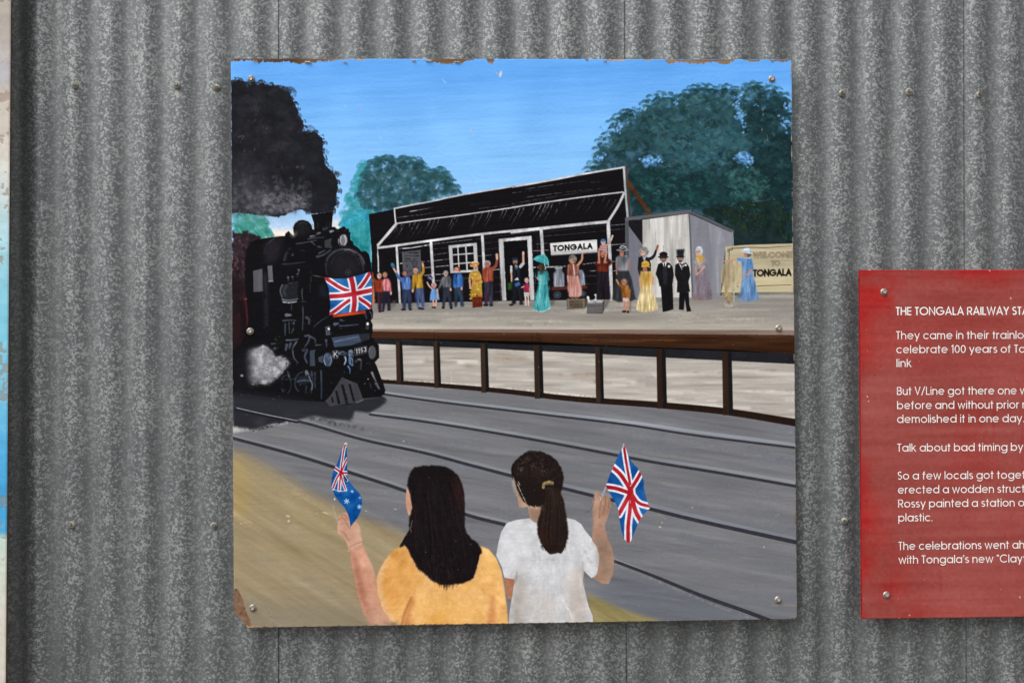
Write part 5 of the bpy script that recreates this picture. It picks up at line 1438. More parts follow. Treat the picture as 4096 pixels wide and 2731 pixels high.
    for s_ in ('915,650 945,640 985,690', '925,690 960,680 1000,720', '930,620 960,615 985,660', '920,740 955,760 990,820'):
        stroke(J, s_, 5, '#7a4c3c', .6, soft=1.5)
    fill(J, '1030,680 1080,710 1090,830 1050,820', '#cba890', .6, soft=6); stroke(J, '1000,870 1050,845 1098,830', 6, '#8a5c4a', .6); stroke(J, '990,905 1005,880 1060,860', 16, '#c09882', .7, dry=.2)
    stroke(J, '865,535 885,620 905,690', 9, '#a39a80', .8, dry=.3); ell(J, 878, 490, 6, 9, '#d8d4cc')
    # australian flag
    fa = '622,200 560,290 500,400 370,690 320,820 285,980 270,1180 310,1290 360,1430 430,1560 560,1760 700,1950 860,2240 930,2380 1000,2300 1150,2120 1240,1900 1280,1680 1240,1470 1180,1340 1060,1200 850,1060 720,1040 670,1000 660,600 652,310'
    fa = '622,200 560,290 500,400 370,690 320,820 285,980 270,1180 310,1290 360,1430 430,1550 540,1650 640,1740 720,1860 780,2000 820,2180 845,2360 880,2340 900,2280 1000,2170 1080,2050 1150,1920 1215,1800 1270,1660 1290,1540 1270,1440 1180,1330 1060,1210 960,1140 860,1050 760,1060 690,1020'
    fb = 'M'
    fl = PT('967,45 950,70 935,100 905,190 870,260 855,320 850,380 862,415 880,460 915,510 960,560 985,610 998,660 1005,712 1020,690 1060,640 1085,590 1097,540 1097,490 1085,455 1055,420 1020,380 990,340 980,300 978,180 976,85')
    fill(J, fl, '#124f92', tex='i', amp=.05)
    ca = clipmask(J, fl)
    fill(J, '860,415 940,425 1000,415 1040,430 1080,470 1090,540 1060,620 1010,700 985,600 900,490', '#15579c', .8, soft=6, tex='i', amp=.06, clip=ca)
    wl_ = [('622,215 580,330 545,560 520,720 508,870', 72, 34), ('655,560 590,700 530,850', 68, 36), ('345,770 430,830 520,890 600,900 665,905', 92, 46), ('510,870 485,1050 465,1310', 84, 36), ('500,880 400,1050 310,1280', 76, 38), ('520,900 570,960 650,1080', 62, 34), ('515,960 545,1100 620,1310', 66, 32)]
    for s_, a_, b_ in wl_:
        stroke(M, s_, a_, '#d3dfea', clip=ca)
    for s_, a_, b_ in wl_:
        stroke(M, s_, b_, '#a51a2a', clip=ca, tex='i', amp=.04)
    stroke(M, '590,1000 640,1080', 40, '#1a0d14', .9, clip=ca)
    stroke(M, '300,1285 400,1320 520,1340 650,1310', 16, '#d6e0ea', .8)
    ell(M, 622, 200, 40, 26, '#c9c9c9', .9)
    for x, y, r_ in [(1018, 428, 11), (975, 507, 20), (1080, 478, 9), (1077, 550, 17), (1052, 512, 4)]:
        for q in range(3):
            an = q * math.pi / 3 + .3
            stroke(J, [(x - r_ * math.cos(an), y - r_ * math.sin(an)), (x + r_ * math.cos(an), y + r_ * math.sin(an))], r_ * .36, '#a8d0ea', .95)
    # yellow top
    yo = '1400,870 1440,862 1700,1000 2050,865 2110,890 2170,960 2210,1060 2235,1200 2255,1350 2268,1500 1420,1505 1330,1460 1260,1370 1222,1240 1212,1130 1235,1060 1280,980 1340,900'
    fill(J, yo, '#e0ac68', smooth=False, tex='i', amp=.03, soft=1.6)
    cy = clipmask(J, yo)
    for _ in range(420):
        x, y = random.uniform(1220, 2250), random.uniform(880, 1500)
        dx, dy = (x - 1750) / 420, 1.0
        l = random.uniform(60, 190) / math.hypot(dx, dy)
        stroke(J, [(x, y), (x + dx * l * .5 + random.uniform(-9, 9), y + dy * l * .5), (x + dx * l, y + dy * l)], random.uniform(8, 30), random.choice(['#e8b678', '#dba25c', '#e3b06c', '#efc89c', '#dfa65e', '#d69650', '#ecc08a', '#e2b480']), .34, dry=.3, dtex='p', clip=cy, soft=3, w2=4)
    fill(J, '1300,940 1440,880 1560,1050 1500,1250 1440,1330 1330,1420 1250,1300 1225,1150', '#d08e44', .5, soft=18, clip=cy, tex='i', amp=.022)
    fill(J, '1340,900 1300,940 1230,1060 1215,1200 1240,1330 1300,1440 1360,1480 1420,1500 1340,1440 1270,1320 1250,1180 1270,1060', '#d9b08a', .75, soft=8, clip=cy)
    fill(J, '1480,1290 1520,1260 1480,1400 1470,1505 1415,1505', '#b5683e', .75, soft=9, clip=cy, tex='i', amp=.022)
    stroke(J, '1490,1280 1440,1390 1410,1500', 9, '#7a4a2c', .6, soft=3, clip=cy)
    fill(J, '2135,1250 2160,1300 2160,1500 2090,1505', '#b96f44', .6, soft=8, clip=cy)
    fill(J, '1520,1260 1700,1300 2000,1280 2100,1350 2050,1500 1560,1500', '#e2ae64', .5, soft=24, clip=cy)
    fill(J, '1640,1420 1750,1380 1800,1500 1600,1505', '#c98a34', .45, soft=14, clip=cy)
    fill(J, '2050,870 2130,930 2200,1080 2150,1100 2070,980', '#e0b468', .6, soft=12, clip=cy, tex='i', amp=.022)
    stroke(J, '1440,868 1480,930 1560,1060 1640,1180', 22, '#d8ab80', .6, clip=cy, dry=.3, soft=3)
    stroke(J, '2040,900 2020,1010 1990,1130', 16, '#d8ab80', .6, clip=cy, dry=.3, soft=3)
    stroke(J, '1280,1475 1330,1490 1380,1470', 16, '#6a5a38', .5, soft=5)
    # her hair
    ho = '1520,235 1600,222 1700,220 1780,235 1830,265 1870,310 1900,380 1917,470 1918,580 1915,680 1930,760 1970,800 2010,830 2045,880 2055,920 2030,940 2020,1020 1990,1120 1935,1148 1880,1166 1800,1172 1720,1170 1660,1140 1600,1085 1540,1040 1500,960 1470,900 1440,850 1395,870 1440,810 1480,760 1470,700 1480,620 1500,560 1490,500 1478,440 1460,380 1465,320 1485,270'
    fill(J, '1455,400 1478,430 1510,540 1480,630 1465,610 1450,540 1445,480', '#c3957e', tex='i', amp=.022)
    fill(J, ho, '#140e10', rough=.7, soft=1.2)
    HP = J.pts(ho)
    for q in range(0, 400):
        k_ = random.randrange(22, len(PT(ho)) - 2); a0, a1 = PT(ho)[k_], PT(ho)[k_ + 1]; t0 = random.random(); x, y = a0[0] + (a1[0] - a0[0]) * t0, a0[1] + (a1[1] - a0[1]) * t0
        if y > 760:
            stroke(J, [(x + (1740 - x) * .12, y - 70), (x, y + random.uniform(-4, 22))], random.uniform(4, 9), '#150f11', .85, w2=1.5)
    ch = clipmask(J, ho)
    for _ in range(260):
        t_ = random.random()
        x0 = 1490 + 400 * t_; y0 = random.uniform(260, 700)
        x1 = 1500 + 480 * t_ + random.uniform(-20, 20); y1 = y0 + random.uniform(150, 500)
        stroke(J, [(x0, y0), ((x0 + x1) / 2 + random.uniform(-8, 8) - (t_ < .3) * 10, (y0 + y1) / 2), (x1, y1)], random.uniform(3, 9), random.choice(['#1a1315', '#1f1518', '#171317', '#0a080b', '#261819', '#1c181c']), .6, clip=ch, dry=.35, dtex='v')
    for _ in range(130):
        x = random.uniform(1540, 2030)
        y = 1205 - abs(x - 1780) ** 1.5 * .046
        x2 = x + (1770 - x) * .08
        stroke(J, [(x + (x - 1770) * .04, y - random.uniform(90, 140)), (x, y - 40), (x2, y + random.uniform(-22, 26))], random.uniform(8, 15), random.choice(['#150f11', '#1b1315', '#120c0e']), .9, w2=1.2)
    for _ in range(30):
        x, y = random.uniform(1600, 1900), random.uniform(900, 1180)
        stroke(J, [(x, y), (x + random.uniform(-6, 10), y + 60)], 4, '#4a4248', .4, clip=ch, dry=.4)
    fill(J, '1840,290 1900,400 1912,600 1870,500 1830,380', '#3a1c16', .6, soft=10, clip=ch)
    stroke(J, '1500,660 1485,720 1490,750', 5, '#8a7c74', .7)
    # elbow between the girls
    fill(J, '2235,1110 2320,1110 2315,1280 2265,1290 2245,1200', '#a06a50', tex='i', amp=.022)
    # white shirt
    wo = '440,642 470,670 510,685 600,760 735,640 800,655 850,690 880,740 930,800 975,860 998,940 990,1030 970,1100 930,1120 870,1060 862,1150 885,1250 910,1350 940,1420 945,1480 600,1490 270,1496 275,1400 320,1130 235,1115 215,1030 170,940 185,850 210,750 255,680 330,655'
    fill(K, wo, '#c3c4c8', tex='i', amp=.022)
    cw = clipmask(K, wo)
    for _ in range(460):
        x, y = random.uniform(180, 980), random.uniform(660, 1480)
        dx, dy = (x - 590) / 330 + random.uniform(-.35, .35), 1.0
        l = random.uniform(40, 170) / math.hypot(dx, dy)
        stroke(K, [(x, y), (x + dx * l * .5 + random.uniform(-9, 9), y + dy * l * .5), (x + dx * l, y + dy * l)], random.uniform(7, 30), random.choice(['#d3d4d8', '#b4b8c0', '#dededf', '#c9ccd2', '#b6b6ba', '#d9d4d0', '#e2e2e4', '#c4beb9']), .36, dry=.3, dtex='p', clip=cw, soft=3, w2=4)
    fill(K, '345,1060 400,1150 420,1300 400,1490 270,1496 320,1130', '#a49a92', .75, soft=16, clip=cw, tex='i', amp=.022)
    fill(K, '800,1000 870,1060 860,1180 900,1350 880,1480 780,1480 740,1250 760,1100', '#b8a89c', .65, soft=22, clip=cw, tex='i', amp=.022)
    fill(K, '450,1200 600,1250 720,1400 560,1490 420,1480', '#b9aca2', .4, soft=26, clip=cw)
    fill(K, '230,700 420,670 480,760 350,1000 220,1020 180,930', '#d6d8dc', .5, soft=20, clip=cw, tex='i', amp=.015)
    fill(K, '780,660 880,740 990,940 900,960 820,820', '#d9dadd', .55, soft=16, clip=cw)
    stroke(K, '335,1070 330,1130 320,1160', 8, '#77706c', .7, soft=2); stroke(K, '862,1000 862,1100 868,1180', 10, '#9a9490', .7, soft=3); stroke(K, '880,900 900,960 930,1000', 8, '#b0a8a2', .6, soft=3); stroke(K, '700,1290 760,1400 780,1470', 12, '#e0dedc', .6, dry=.3)
    # right arm and hand
    fill(K, '960,430 985,420 1005,470 1050,450 1085,490 1085,560 1060,640 1035,700 1060,800 1095,880 1112,970 1105,1080 1070,1165 1020,1165 940,1120 975,1090 997,960 975,870 935,820 945,700 940,560', '#a17e6b', tex='i', amp=.022)
    fill(K, '960,440 985,425 1000,520 990,650 970,780 945,800 950,650 945,540', '#b08c78', .8, soft=6, tex='i', amp=.022)
    fill(K, '985,860 1060,820 1105,960 1090,1100 1040,1160 1000,1100', '#85705f', .7, soft=12, tex='i', amp=.022)
    fill(K, '960,800 1000,780 1020,840 990,870', '#7d7468', .5, soft=8)
    for s_ in ('1010,480 1000,560 995,640', '1045,470 1040,540 1020,610', '1075,490 1068,560', '945,470 955,500'):
        stroke(K, s_, 6, '#6a4836', .6, soft=1.5)
    stroke(K, '1000,470 1005,500', 8, '#c9b6a6', .8); stroke(K, '1020,500 1050,560', 10, '#a87c5e', .7)
    stroke(K, '950,520 925,570 880,605', 6, '#3c3c40', .7, dry=.3); stroke(K, '945,525 915,580', 3, '#c9c9cc', .5, dry=.5)
    stroke(K, '1050,385 1030,430 1010,480', 13, '#9c9c9c', .9); stroke(K, '1052,390 1033,432', 4, '#cfcfcf', .8)
    # union flag right
    uf = '1188,52 1172,90 1140,150 1110,220 1080,290 1045,385 1075,440 1120,510 1145,570 1155,650 1170,740 1195,810 1222,840 1242,835 1280,740 1310,670 1350,610 1400,560 1390,540 1370,480 1350,400 1350,340 1330,290 1300,240 1250,190 1225,140 1205,80'
    fill(K, uf, '#155092', tex='i', amp=.05)
    cu = clipmask(K, uf)
    ul = [('1190,60 1205,170 1240,370', 46, 20), ('1100,235 1160,290 1215,370 1245,430', 66, 30), ('1325,280 1285,350 1240,420', 56, 28), ('1040,392 1130,405 1235,440', 62, 30), ('1150,610 1195,530 1250,420', 64, 32), ('1245,420 1265,520 1290,600 1330,670', 70, 34), ('1255,450 1310,520 1400,548', 58, 24), ('1225,850 1225,700 1240,560 1245,440', 62, 30)]
    for s_, a_, b_ in ul:
        stroke(K, s_, a_, '#d9dee6', clip=cu)
    for s_, a_, b_ in ul:
        stroke(K, s_, b_, '#a81c28', clip=cu, tex='i', amp=.04)
    ell(K, 1242, 440, 26, 26, '#a81c28', tex='i', amp=.04); stroke(K, '1240,500 1242,520', 8, '#d7a8ac', .7)
    stroke(K, '1188,52 1186,72', 14, '#a9a9a9')
    # her head
    fill(K, '302,310 320,400 340,480 350,550 380,558 420,550 440,640 480,670 505,680 540,600 520,520 420,420 330,300', '#a88874', tex='i', amp=.022)
    fill(K, '302,310 318,400 335,480 320,440 300,370', '#c9bdb4', .8, soft=3)
    fill(K, '430,560 520,570 540,640 500,680 450,650', '#7c6354', .6, soft=8)
    hb = '310,205 330,175 370,140 420,112 480,104 540,112 600,140 650,180 690,240 710,310 705,370 690,430 600,440 540,540 480,555 430,540 390,510 350,450 330,390 312,330 295,290 288,250'
    fill(K, hb, '#1b1413', smooth=False, rough=.6, soft=1.2)
    cb = clipmask(K, hb)
    for _ in range(170):
        an = random.uniform(3.2, 6.1)
        x0, y0 = 520 + 200 * math.cos(an), 330 + 215 * math.sin(an)
        stroke(K, [(x0, y0), ((x0 + 580) / 2 + random.uniform(-30, 10), (y0 + 380) / 2 - 20), (560, 385)], random.uniform(3, 9), random.choice(['#2a1f1c', '#231a18', '#120d0d', '#30241f', '#1c1513']), .5, clip=cb, dry=.35)
    for _ in range(46):
        x, y = random.uniform(340, 560), random.uniform(160, 260)
        stroke(K, [(x, y), (x + random.uniform(-14, 14), y + random.uniform(6, 16))], 3, '#8a8078', .55, clip=cb, dry=.4)
    for x, y in [(340, 370), (352, 400), (365, 430), (385, 470), (400, 500), (440, 535), (480, 540), (345, 350)]:
        stroke(K, [(x, y), (x + 14, y + 26)], 6, '#c9c1b8', .75, dry=.35)
    stroke(K, '305,210 295,260 300,330', 12, '#0e0b0c', w2=4); stroke(K, '335,180 420,110 470,104', 6, '#0e0b0c', .8)
    po = '560,400 640,385 690,440 715,520 730,620 745,720 745,800 720,870 690,925 660,915 640,925 600,930 560,890 520,830 500,760 500,680 520,600 540,520 545,450'
    fill(K, po, '#1d1513', rough=.7, soft=1.2)
    cp = clipmask(K, po)
    for _ in range(170):
        t_ = random.random()
        stroke(K, [(570 + 100 * t_, 400), (545 + 175 * t_, 600 + random.uniform(-30, 30)), (520 + 210 * t_, 760), (560 + 150 * t_, 920)], random.uniform(3, 8), random.choice(['#241c1a', '#2c221e', '#120e0d', '#301e17', '#1f1716']), .5, clip=cp, dry=.4, dtex='v')
    fill(K, '505,720 560,700 600,850 590,920 540,850', '#34140e', .45, soft=9, clip=cp); fill(K, '650,860 720,820 690,925 640,920', '#3c2416', .5, soft=7, clip=cp)
    stroke(K, '590,400 620,440 650,520', 30, '#3a302c', .5, clip=cp, soft=6)
    for x in range(530, 730, 10):
        stroke(K, [(x, 860), (x + random.uniform(-4, 4), 925 - abs(x - 630) * .35 + random.uniform(-6, 10))], 9, '#1b1312', .9, w2=2)
    stroke(K, '547,396 553,367 586,353 620,359', 22, '#85704c', tex='f', amp=.05)
    for x in range(545, 625, 11):
        stroke(K, [(x, 352 + abs(x - 590) * .25), (x + 3, 376)], 4, '#a38c62', .7)
    ell(K, 540, 560, 16, 26, '#3a322e', .6)

    # --- chips and scratches through the paint
    for v, x, y, rx, ry, c in [(A, 2205, 195, 10, 26, '#d2cfca'), (A, 2175, 190, 4, 8, '#c9b8b0'), (A, 1085, 470, 4, 10, '#c9b0a0'), (A, 1970, 640, 4, 22, '#c0b0b8'), (A, 1980, 680, 4, 8, '#c9b8b0'), (A, 1908, 722, 8, 3, '#c0b0b0'), (A, 2235, 1045, 8, 5, '#c9c0c0'),
                               (J, 505, 625, 16, 9, '#c6ab94'), (J, 510, 665, 9, 12, '#cdb49c'), (J, 805, 600, 28, 6, '#cbb094'), (J, 1365, 570, 14, 5, '#b99c74'), (J, 1128, 583, 9, 3, '#cdbda4'), (J, 735, 605, 5, 5, '#bba98c'), (J, 200, 672, 22, 3, '#c6ab94'), (J, 170, 678, 20, 4, '#bfa48c'), (J, 130, 685, 12, 4, '#c6ab94'),
                               (K, 1480, 712, 11, 6, '#cbb89c'), (K, 1495, 678, 5, 7, '#b9a68c'), (K, 1738, 555, 4, 7, '#b0a48c'), (L, 1835, 325, 8, 5, '#b5a588'), (L, 1665, 705, 6, 9, '#a8a090'), (L, 805, 235, 5, 9, '#b5a98c'), (K, 2310, 872, 6, 8, '#b0a490'), (J, 1430, 28, 5, 6, '#b9b4ac')]:
        ell(v, x, y, rx, ry, c, .95, ang=.3)
    stroke(K, '1465,610 1500,630 1530,655', 4, '#a39a88', .7); stroke(K, '1500,720 1540,820 1600,890', 4, '#77777c', .5)
    stroke(L, '1760,1410 1900,1410 2060,1412', 5, '#b08a58', .9); stroke(H, '700,470 712,500 710,570', 5, '#cfcac4', .7)
    for _ in range(700):
        x, y = random.uniform(930, 3180), random.uniform(1240, 2480)
        ell(P0, x, y, random.uniform(.8, 2.2), random.uniform(.8, 2.2), random.choice(['#a9a49c', '#8d8a86', '#b9b4ac']), random.uniform(.2, .6))
    for _ in range(260):
        x, y = random.uniform(930, 1700), random.uniform(480, 1500)
        ell(P0, x, y, random.uniform(.6, 1.6), random.uniform(.6, 1.6), '#8a8a8a', random.uniform(.1, .4))

    # --- bare hardboard where the skin has torn off
    def bare(v, s_, c='#84705f', depth=.0011, rough=1.0, lip=True):
        P = v.pts(s_)
        Q = np.vstack([P, P[:1]])
        Dn = [Q[i] + (Q[i + 1] - Q[i]) * t for i in range(len(P)) for t in np.linspace(0, 1, max(2, int(np.hypot(*(Q[i + 1] - Q[i])) / 2.5)), endpoint=False)]
        P = np.array(Dn) + rng.normal(0, rough, (len(Dn), 2))
        if P[:, 1].max() < 40:
            P[:, 1] = P[:, 1] * 1.35 + 1.0
        r_ = poly_mask(P, 3)
        if r_ is None:
            return
        m, box = r_
        x0, y0, x1, y1 = box
        HGT[y0:y1, x0:x1] = np.maximum(HGT[y0:y1, x0:x1], m * depth)
        put(blur(m, 1) if P[:, 1].max() < 60 else m * 0, (x0, y0, x1, y1), '#1d3a66', .55)
        put(m, box, c, 1, 'h', .09)
    bare(A, '40,60 50,85 100,80 240,82 262,95 290,92 310,75 318,90 370,95 420,90 500,85 540,92 590,100 640,96 660,100 700,90 800,85 900,80 980,72 1010,70 1030,60', '#87715f')
    bare(A, '1030,66 1050,70 1062,80 1090,78 1108,88 1122,66', '#87715f'); bare(A, '1600,66 1650,82 1700,92 1750,100 1790,105 1830,92 1880,96 1930,82 2020,72 2030,64', '#8b745f'); bare(A, '2090,66 2110,92 2142,105 2160,68', '#876a50')
    bare(B, '580,66 600,90 612,70', '#876a50'); bare(B, '740,70 760,82 840,84 900,76 910,70', '#8f7a68'); bare(B, '1045,72 1060,84 1090,84 1100,74', '#8f7a68'); bare(B, '1222,76 1235,98 1275,104 1310,92 1360,88 1430,98 1500,100 1560,94 1640,92 1680,104 1720,102 1770,84 1775,76', '#8b745f')
    bare(B, '1840,78 1900,88 1960,86 1980,78', '#8f7a68'); bare(B, '2050,80 2080,90 2120,86 2170,92 2200,90 2225,80', '#8f7a68')
    fill(P0, '915,228 3170,231 3170,241 2600,239.5 1400,236 915,238', '#7c6350', .7, dry=.35, dtex='h')
    bare(J, '60,1250 80,1210 100,1210 125,1245 150,1310 175,1390 200,1450 225,1510 60,1520', '#a06e48', .0016, .6)
    cc = clipmask(J, '60,1250 80,1210 100,1210 125,1245 150,1310 175,1390 200,1450 225,1510 60,1520')
    for _ in range(110):
        x, y = random.uniform(70, 215), random.uniform(1230, 1510)
        stroke(J, [(x, y), (x + random.uniform(-20, 20), y + random.uniform(10, 50))], random.uniform(4, 12), random.choice(['#bf926c', '#7a4a2a', '#b08058', '#cda684', '#8a5632']), .5, clip=cc, dry=.35)
    fill(J, '70,1225 95,1212 120,1250 100,1275', '#3f1f0e', .7, soft=5, clip=cc)
    bare(L, '2000,1568 2066,1545 2080,1500 2080,1600 1990,1600', '#a98c6c', .001, .6)
    bare(L, '2045,150 2062,140 2070,520 2050,500 2040,260', '#9a7a60', .0008, .8)
    for y in range(260, 2480, 9):                        # worn right and left edges
        if rng.random() < .3:
            xr = 3163 + 27 * (y - 240) / 2236
            ell(P0, xr - 1, y, rng.uniform(.8, 3.2), rng.uniform(3, 16), random.choice(['#a08c80', '#8f786a', '#b5a59a']), .7)
        if rng.random() < .09:
            xl = 924 + 13 * (y - 236) / 2272
            ell(P0, xl + 1, y, rng.uniform(.6, 2.6), rng.uniform(3, 12), random.choice(['#a08c80', '#b5aaa0', '#8f786a']), .7)
    for x in range(940, 3190, 8):
        if rng.random() < .4:
            ell(P0, x, 2507 - 32 * (x - 937) / 2253, rng.uniform(4, 10), rng.uniform(1, 4), random.choice(['#7c6652', '#9a826c', '#5c4a3c']), .8)
    # small relief: every brush mark stands a hair proud
    HGT[:] += -.00006 * NH - .00005 * NF


paint_mural()
IMG = np.clip(IMG, 0, 1)

# ------------------------------------------------------------------ mural board
def board_empty(name, x, y, z, rot, label, cat):
    e = empty(name, (x, y, z), label, cat)
    e.rotation_euler = (0, -rot, 0)
    return e


def grid_face(name, W, H, img, hgt, alive, mat, parent, skirt=0.0014):
    """a painted skin: one vertex per paint pixel, its colour in the 'paint' layer"""
    ny, nx = img.shape[:2]
    u = (np.arange(nx) / (nx - 1) - 0.5) * W
    v = (0.5 - np.arange(ny) / (ny - 1)) * H
    co = np.zeros((ny, nx, 3), np.float32)
    co[..., 0] = u[None, :]
    co[..., 2] = v[:, None]
    co[..., 1] = hgt
    co[0, :, 1] = co[-1, :, 1] = skirt
    co[:, 0, 1] = co[:, -1, 1] = skirt
    idx = np.arange(ny * nx).reshape(ny, nx)
    q = np.stack([idx[:-1, :-1], idx[1:, :-1], idx[1:, 1:], idx[:-1, 1:]], -1)
    if alive is not None:
        q = q[alive[:-1, :-1] & alive[1:, 1:]]
    q = q.reshape(-1, 4)
    me = bpy.data.meshes.new(name)
    me.vertices.add(ny * nx)
    me.vertices.foreach_set('co', co.ravel())
    me.loops.add(len(q) * 4)
    me.loops.foreach_set('vertex_index', q.ravel().astype(np.int32))
    me.polygons.add(len(q))
    me.polygons.foreach_set('loop_start', np.arange(0, len(q) * 4, 4, dtype=np.int32))
    me.update(calc_edges=True)
    at = me.attributes.new('paint', 'FLOAT_COLOR', 'POINT')
    c4 = np.ones((ny * nx, 4), np.float32)
    c4[:, :3] = lin(img).reshape(-1, 3)
    at.data.foreach_set('color', c4.ravel())
    me.polygons.foreach_set('use_smooth', np.ones(len(q), bool))
    me.materials.append(mat)
    return link(bpy.data.objects.new(name, me), parent)


def slab(name, outline, y0, y1, mat, parent):
    n_ = len(outline)
    V = [(x, y0, z) for x, z in outline] + [(x, y1, z) for x, z in outline]
    Fc = [tuple(range(n_)), tuple(range(2 * n_ - 1, n_ - 1, -1))] + [(i, i + n_, (i + 1) % n_ + n_, (i + 1) % n_) for i in range(n_)]
    return meshobj(name, V, Fc, mat, parent)


def box(name, x0, x1, y0, y1, z0, z1, mat, parent):
    return slab(name, [(x0, z0), (x1, z0), (x1, z1), (x0, z1)], y0, y1, mat, parent)


board = board_empty('painted_board', BX, YB, BZ, BROT,
                    'square painted board with steam train, station crowd and two girls waving flags', 'mural')
yy, xx = np.mgrid[0:CN, 0:CN]
jag = 2.5 * NI
alive = ((xx + (CN - yy)) > 34 + jag) & ((xx + yy) > 7 + jag * .6) & (((CN - xx) + (CN - yy)) > 8 + jag * .6) & (((CN - xx) + yy) > 5)
grid_face('painted_face', BW, BH, IMG, HGT, alive, M_PAINT, board)
a_, b_ = BW / 2, BH / 2
k1, k2 = 34 / CN * BW, 8 / CN * BW
slab('hardboard_core', [(-a_ + k1, -b_), (a_ - k2, -b_), (a_, -b_ + k2), (a_, b_ - .004), (a_ - .004, b_), (-a_ + .006, b_), (-a_, b_ - .006), (-a_, -b_ + k1)], 0.00145, 0.0105, M_CORE, board)
for x in (-0.42, 0.42):
    box('batten', x - .02, x + .02, 0.0106, 0.0335, -b_ + .05, b_ - .05, M_BATTEN, board)


def board_screw(parent, X, Y, yf, rot_c, wr=0.0078, hr=0.0043):
    p = back(X, Y, yf)
    sc = add_screw(parent, (0, 0, 0), wr, hr, random.uniform(0, 1), M_BSCREW, M_BHEAD, False, (random.uniform(-.08, .05), random.uniform(-.06, .06)))
    d = Vector(p) - parent.location
    c, s = math.cos(rot_c), math.sin(rot_c)
    sc.location = (c * d.x + s * d.z, 0.0 if yf == YB else 0.0, -s * d.x + c * d.z)
    return sc


for X, Y in [(1005, 316), (3087, 317), (1001, 1325), (3114, 1313), (1011, 2430), (3112, 2397)]:
    board_screw(board, X, Y, YB, BROT)

# curled tongues of the painted skin along the torn top edge
m_curl = mat_noise('curled_paint_skin', '#b9b2a6', '#d8d2c8', (80, 80, 80), 0.8)
for X, Y, w_, h_, up in [(1232, 248, 16, 9, 3), (1380, 249, 9, 6, 2.4), (1655, 243, 10, 6, 2.4), (1715, 242, 18, 7, 3), (1828, 247, 16, 6, 2.8), (2420, 245, 8, 6, 2.2), (1020, 243, 12, 5, 2)]:
    p = back(X, Y, YB)
    dx, dz = p[0] - BX, p[2] - BZ
    u, v = co_ * dx + si_ * dz, -si_ * dx + co_ * dz
    V, Fc = [], []
    nW, nL = 9, 7
    for j in range(nL):
        t = j / (nL - 1)
        for i in range(nW):
            s_ = i / (nW - 1) - .5
            ww = w_ / 1000 * (1 - .55 * t ** 2)
            an = t * up * .9
            V.append((u + s_ * ww + .0006 * math.sin(7 * t + i), -.0004 - h_ / 1000 * (1 - math.cos(an)) / max(up * .9, .1), v - .003 + h_ / 1000 * math.sin(an) / max(up * .9, .1) + .0008 * math.sin(i * 1.9)))
    for j in range(nL - 1):
        for i in range(nW - 1):
            q = j * nW + i
            Fc.append((q, q + 1, q + 1 + nW, q + nW))
    meshobj('peeling_flake', V, Fc, m_curl, board, True)


# ------------------------------------------------------------------ red text sign
SY = -0.036
pTL, pBL = back(3440, 1078, SY), back(3450, 2473, SY)
SW, SH = 0.70, pTL[2] - pBL[2]
SROT = math.atan2(pBL[0] - pTL[0], SH)
SX, SZ = pTL[0] + SW / 2 + 0.0012, (pTL[2] + pBL[2]) / 2
sign = board_empty('text_sign', SX, SY, SZ, SROT, 'red painted board with white lettering telling of the railway station, right of the mural', 'sign')
sc_, ss_ = math.cos(SROT), math.sin(SROT)


def sign_uv(X, Y):
    p = back(X, Y, SY)
    dx, dz = p[0] - SX, p[2] - SZ
    return sc_ * dx + ss_ * dz, -ss_ * dx + sc_ * dz


ny, nx = 560, 512
r2 = np.random.default_rng(21)
NIs, NBs, NHs, NVs, NFs = [cv_[200:200 + ny, 300:300 + nx] for cv_ in (NI, NB, NH, NV, NF)]
uu = np.linspace(0, 1, nx)[None, :] * SW
vv = np.linspace(0, 1, ny)[:, None] * SH
base = np.broadcast_to(hx('#914641'), (ny, nx, 3)).copy()
edge = np.exp(-uu / 0.045) + 0.9 * np.exp(-vv / 0.022) + 0.7 * np.exp(-(SH - vv) / 0.05) * np.exp(-uu / .16)
for X, Y in [(3535, 1168), (3545, 2378)]:
    a0, b0 = sign_uv(X, Y)
    edge = edge + 0.8 * np.exp(-(((uu - a0 - SW / 2) / .035) ** 2 + ((vv + b0 - SH / 2) / .035) ** 2))
mk = np.clip(edge * (0.5 + 0.35 * NBs + 0.12 * NIs) + 0.10 * NBs - .05, 0, 1)[..., None]
base += (hx('#a12826') - base) * mk
dk_ = np.clip(0.5 * NBs[::-1] + 0.35 * NVs - 1.1, 0, 1)[..., None] * .5
base += (hx('#8a2c2c') - base) * dk_
base = np.clip(base + (.010 * NHs + .007 * NFs + .010 * NBs[:, ::-1])[..., None], 0, 1)
rim = np.exp(-vv / 0.004) * np.clip(.6 + .6 * NHs, 0, 1) + np.exp(-uu / 0.003) * .4
base += (hx('#8e1a1a') - base) * np.clip(rim, 0, .8)[..., None]
for _ in range(60):
    i, j = r2.integers(2, ny - 3), r2.integers(2, nx - 3)
    base[i, j] = hx(random.choice(['#c9b9b0', '#7a1c1c', '#d8cdc6', '#5c1a1a'])) * .7 + base[i, j] * .3
for X, Y, rx, ry in [(3640, 2458, 3, 2), (3600, 2471, 3, 4), (4045, 1193, 2, 5), (3471, 1587, 2, 5), (3476, 1605, 1, 3), (4080, 2385, 3, 5), (3478, 1082, 6, 2), (3960, 1085, 2, 2)]:
    a0, b0 = sign_uv(X, Y)
    j, i = int((a0 / SW + .5) * nx), int((.5 - b0 / SH) * ny)
    s0 = (slice(max(0, i - 1), i + max(1, ry // 2)), slice(max(0, j - 1), j + max(1, rx // 2)))
    base[s0] = hx('#b9a69c')
M_RED = mat_attr('red_sign_paint', 0.48, 0.12)
grid_face('painted_face', SW, SH, np.clip(base, 0, 1), np.zeros((ny, nx)), None, M_RED, sign)
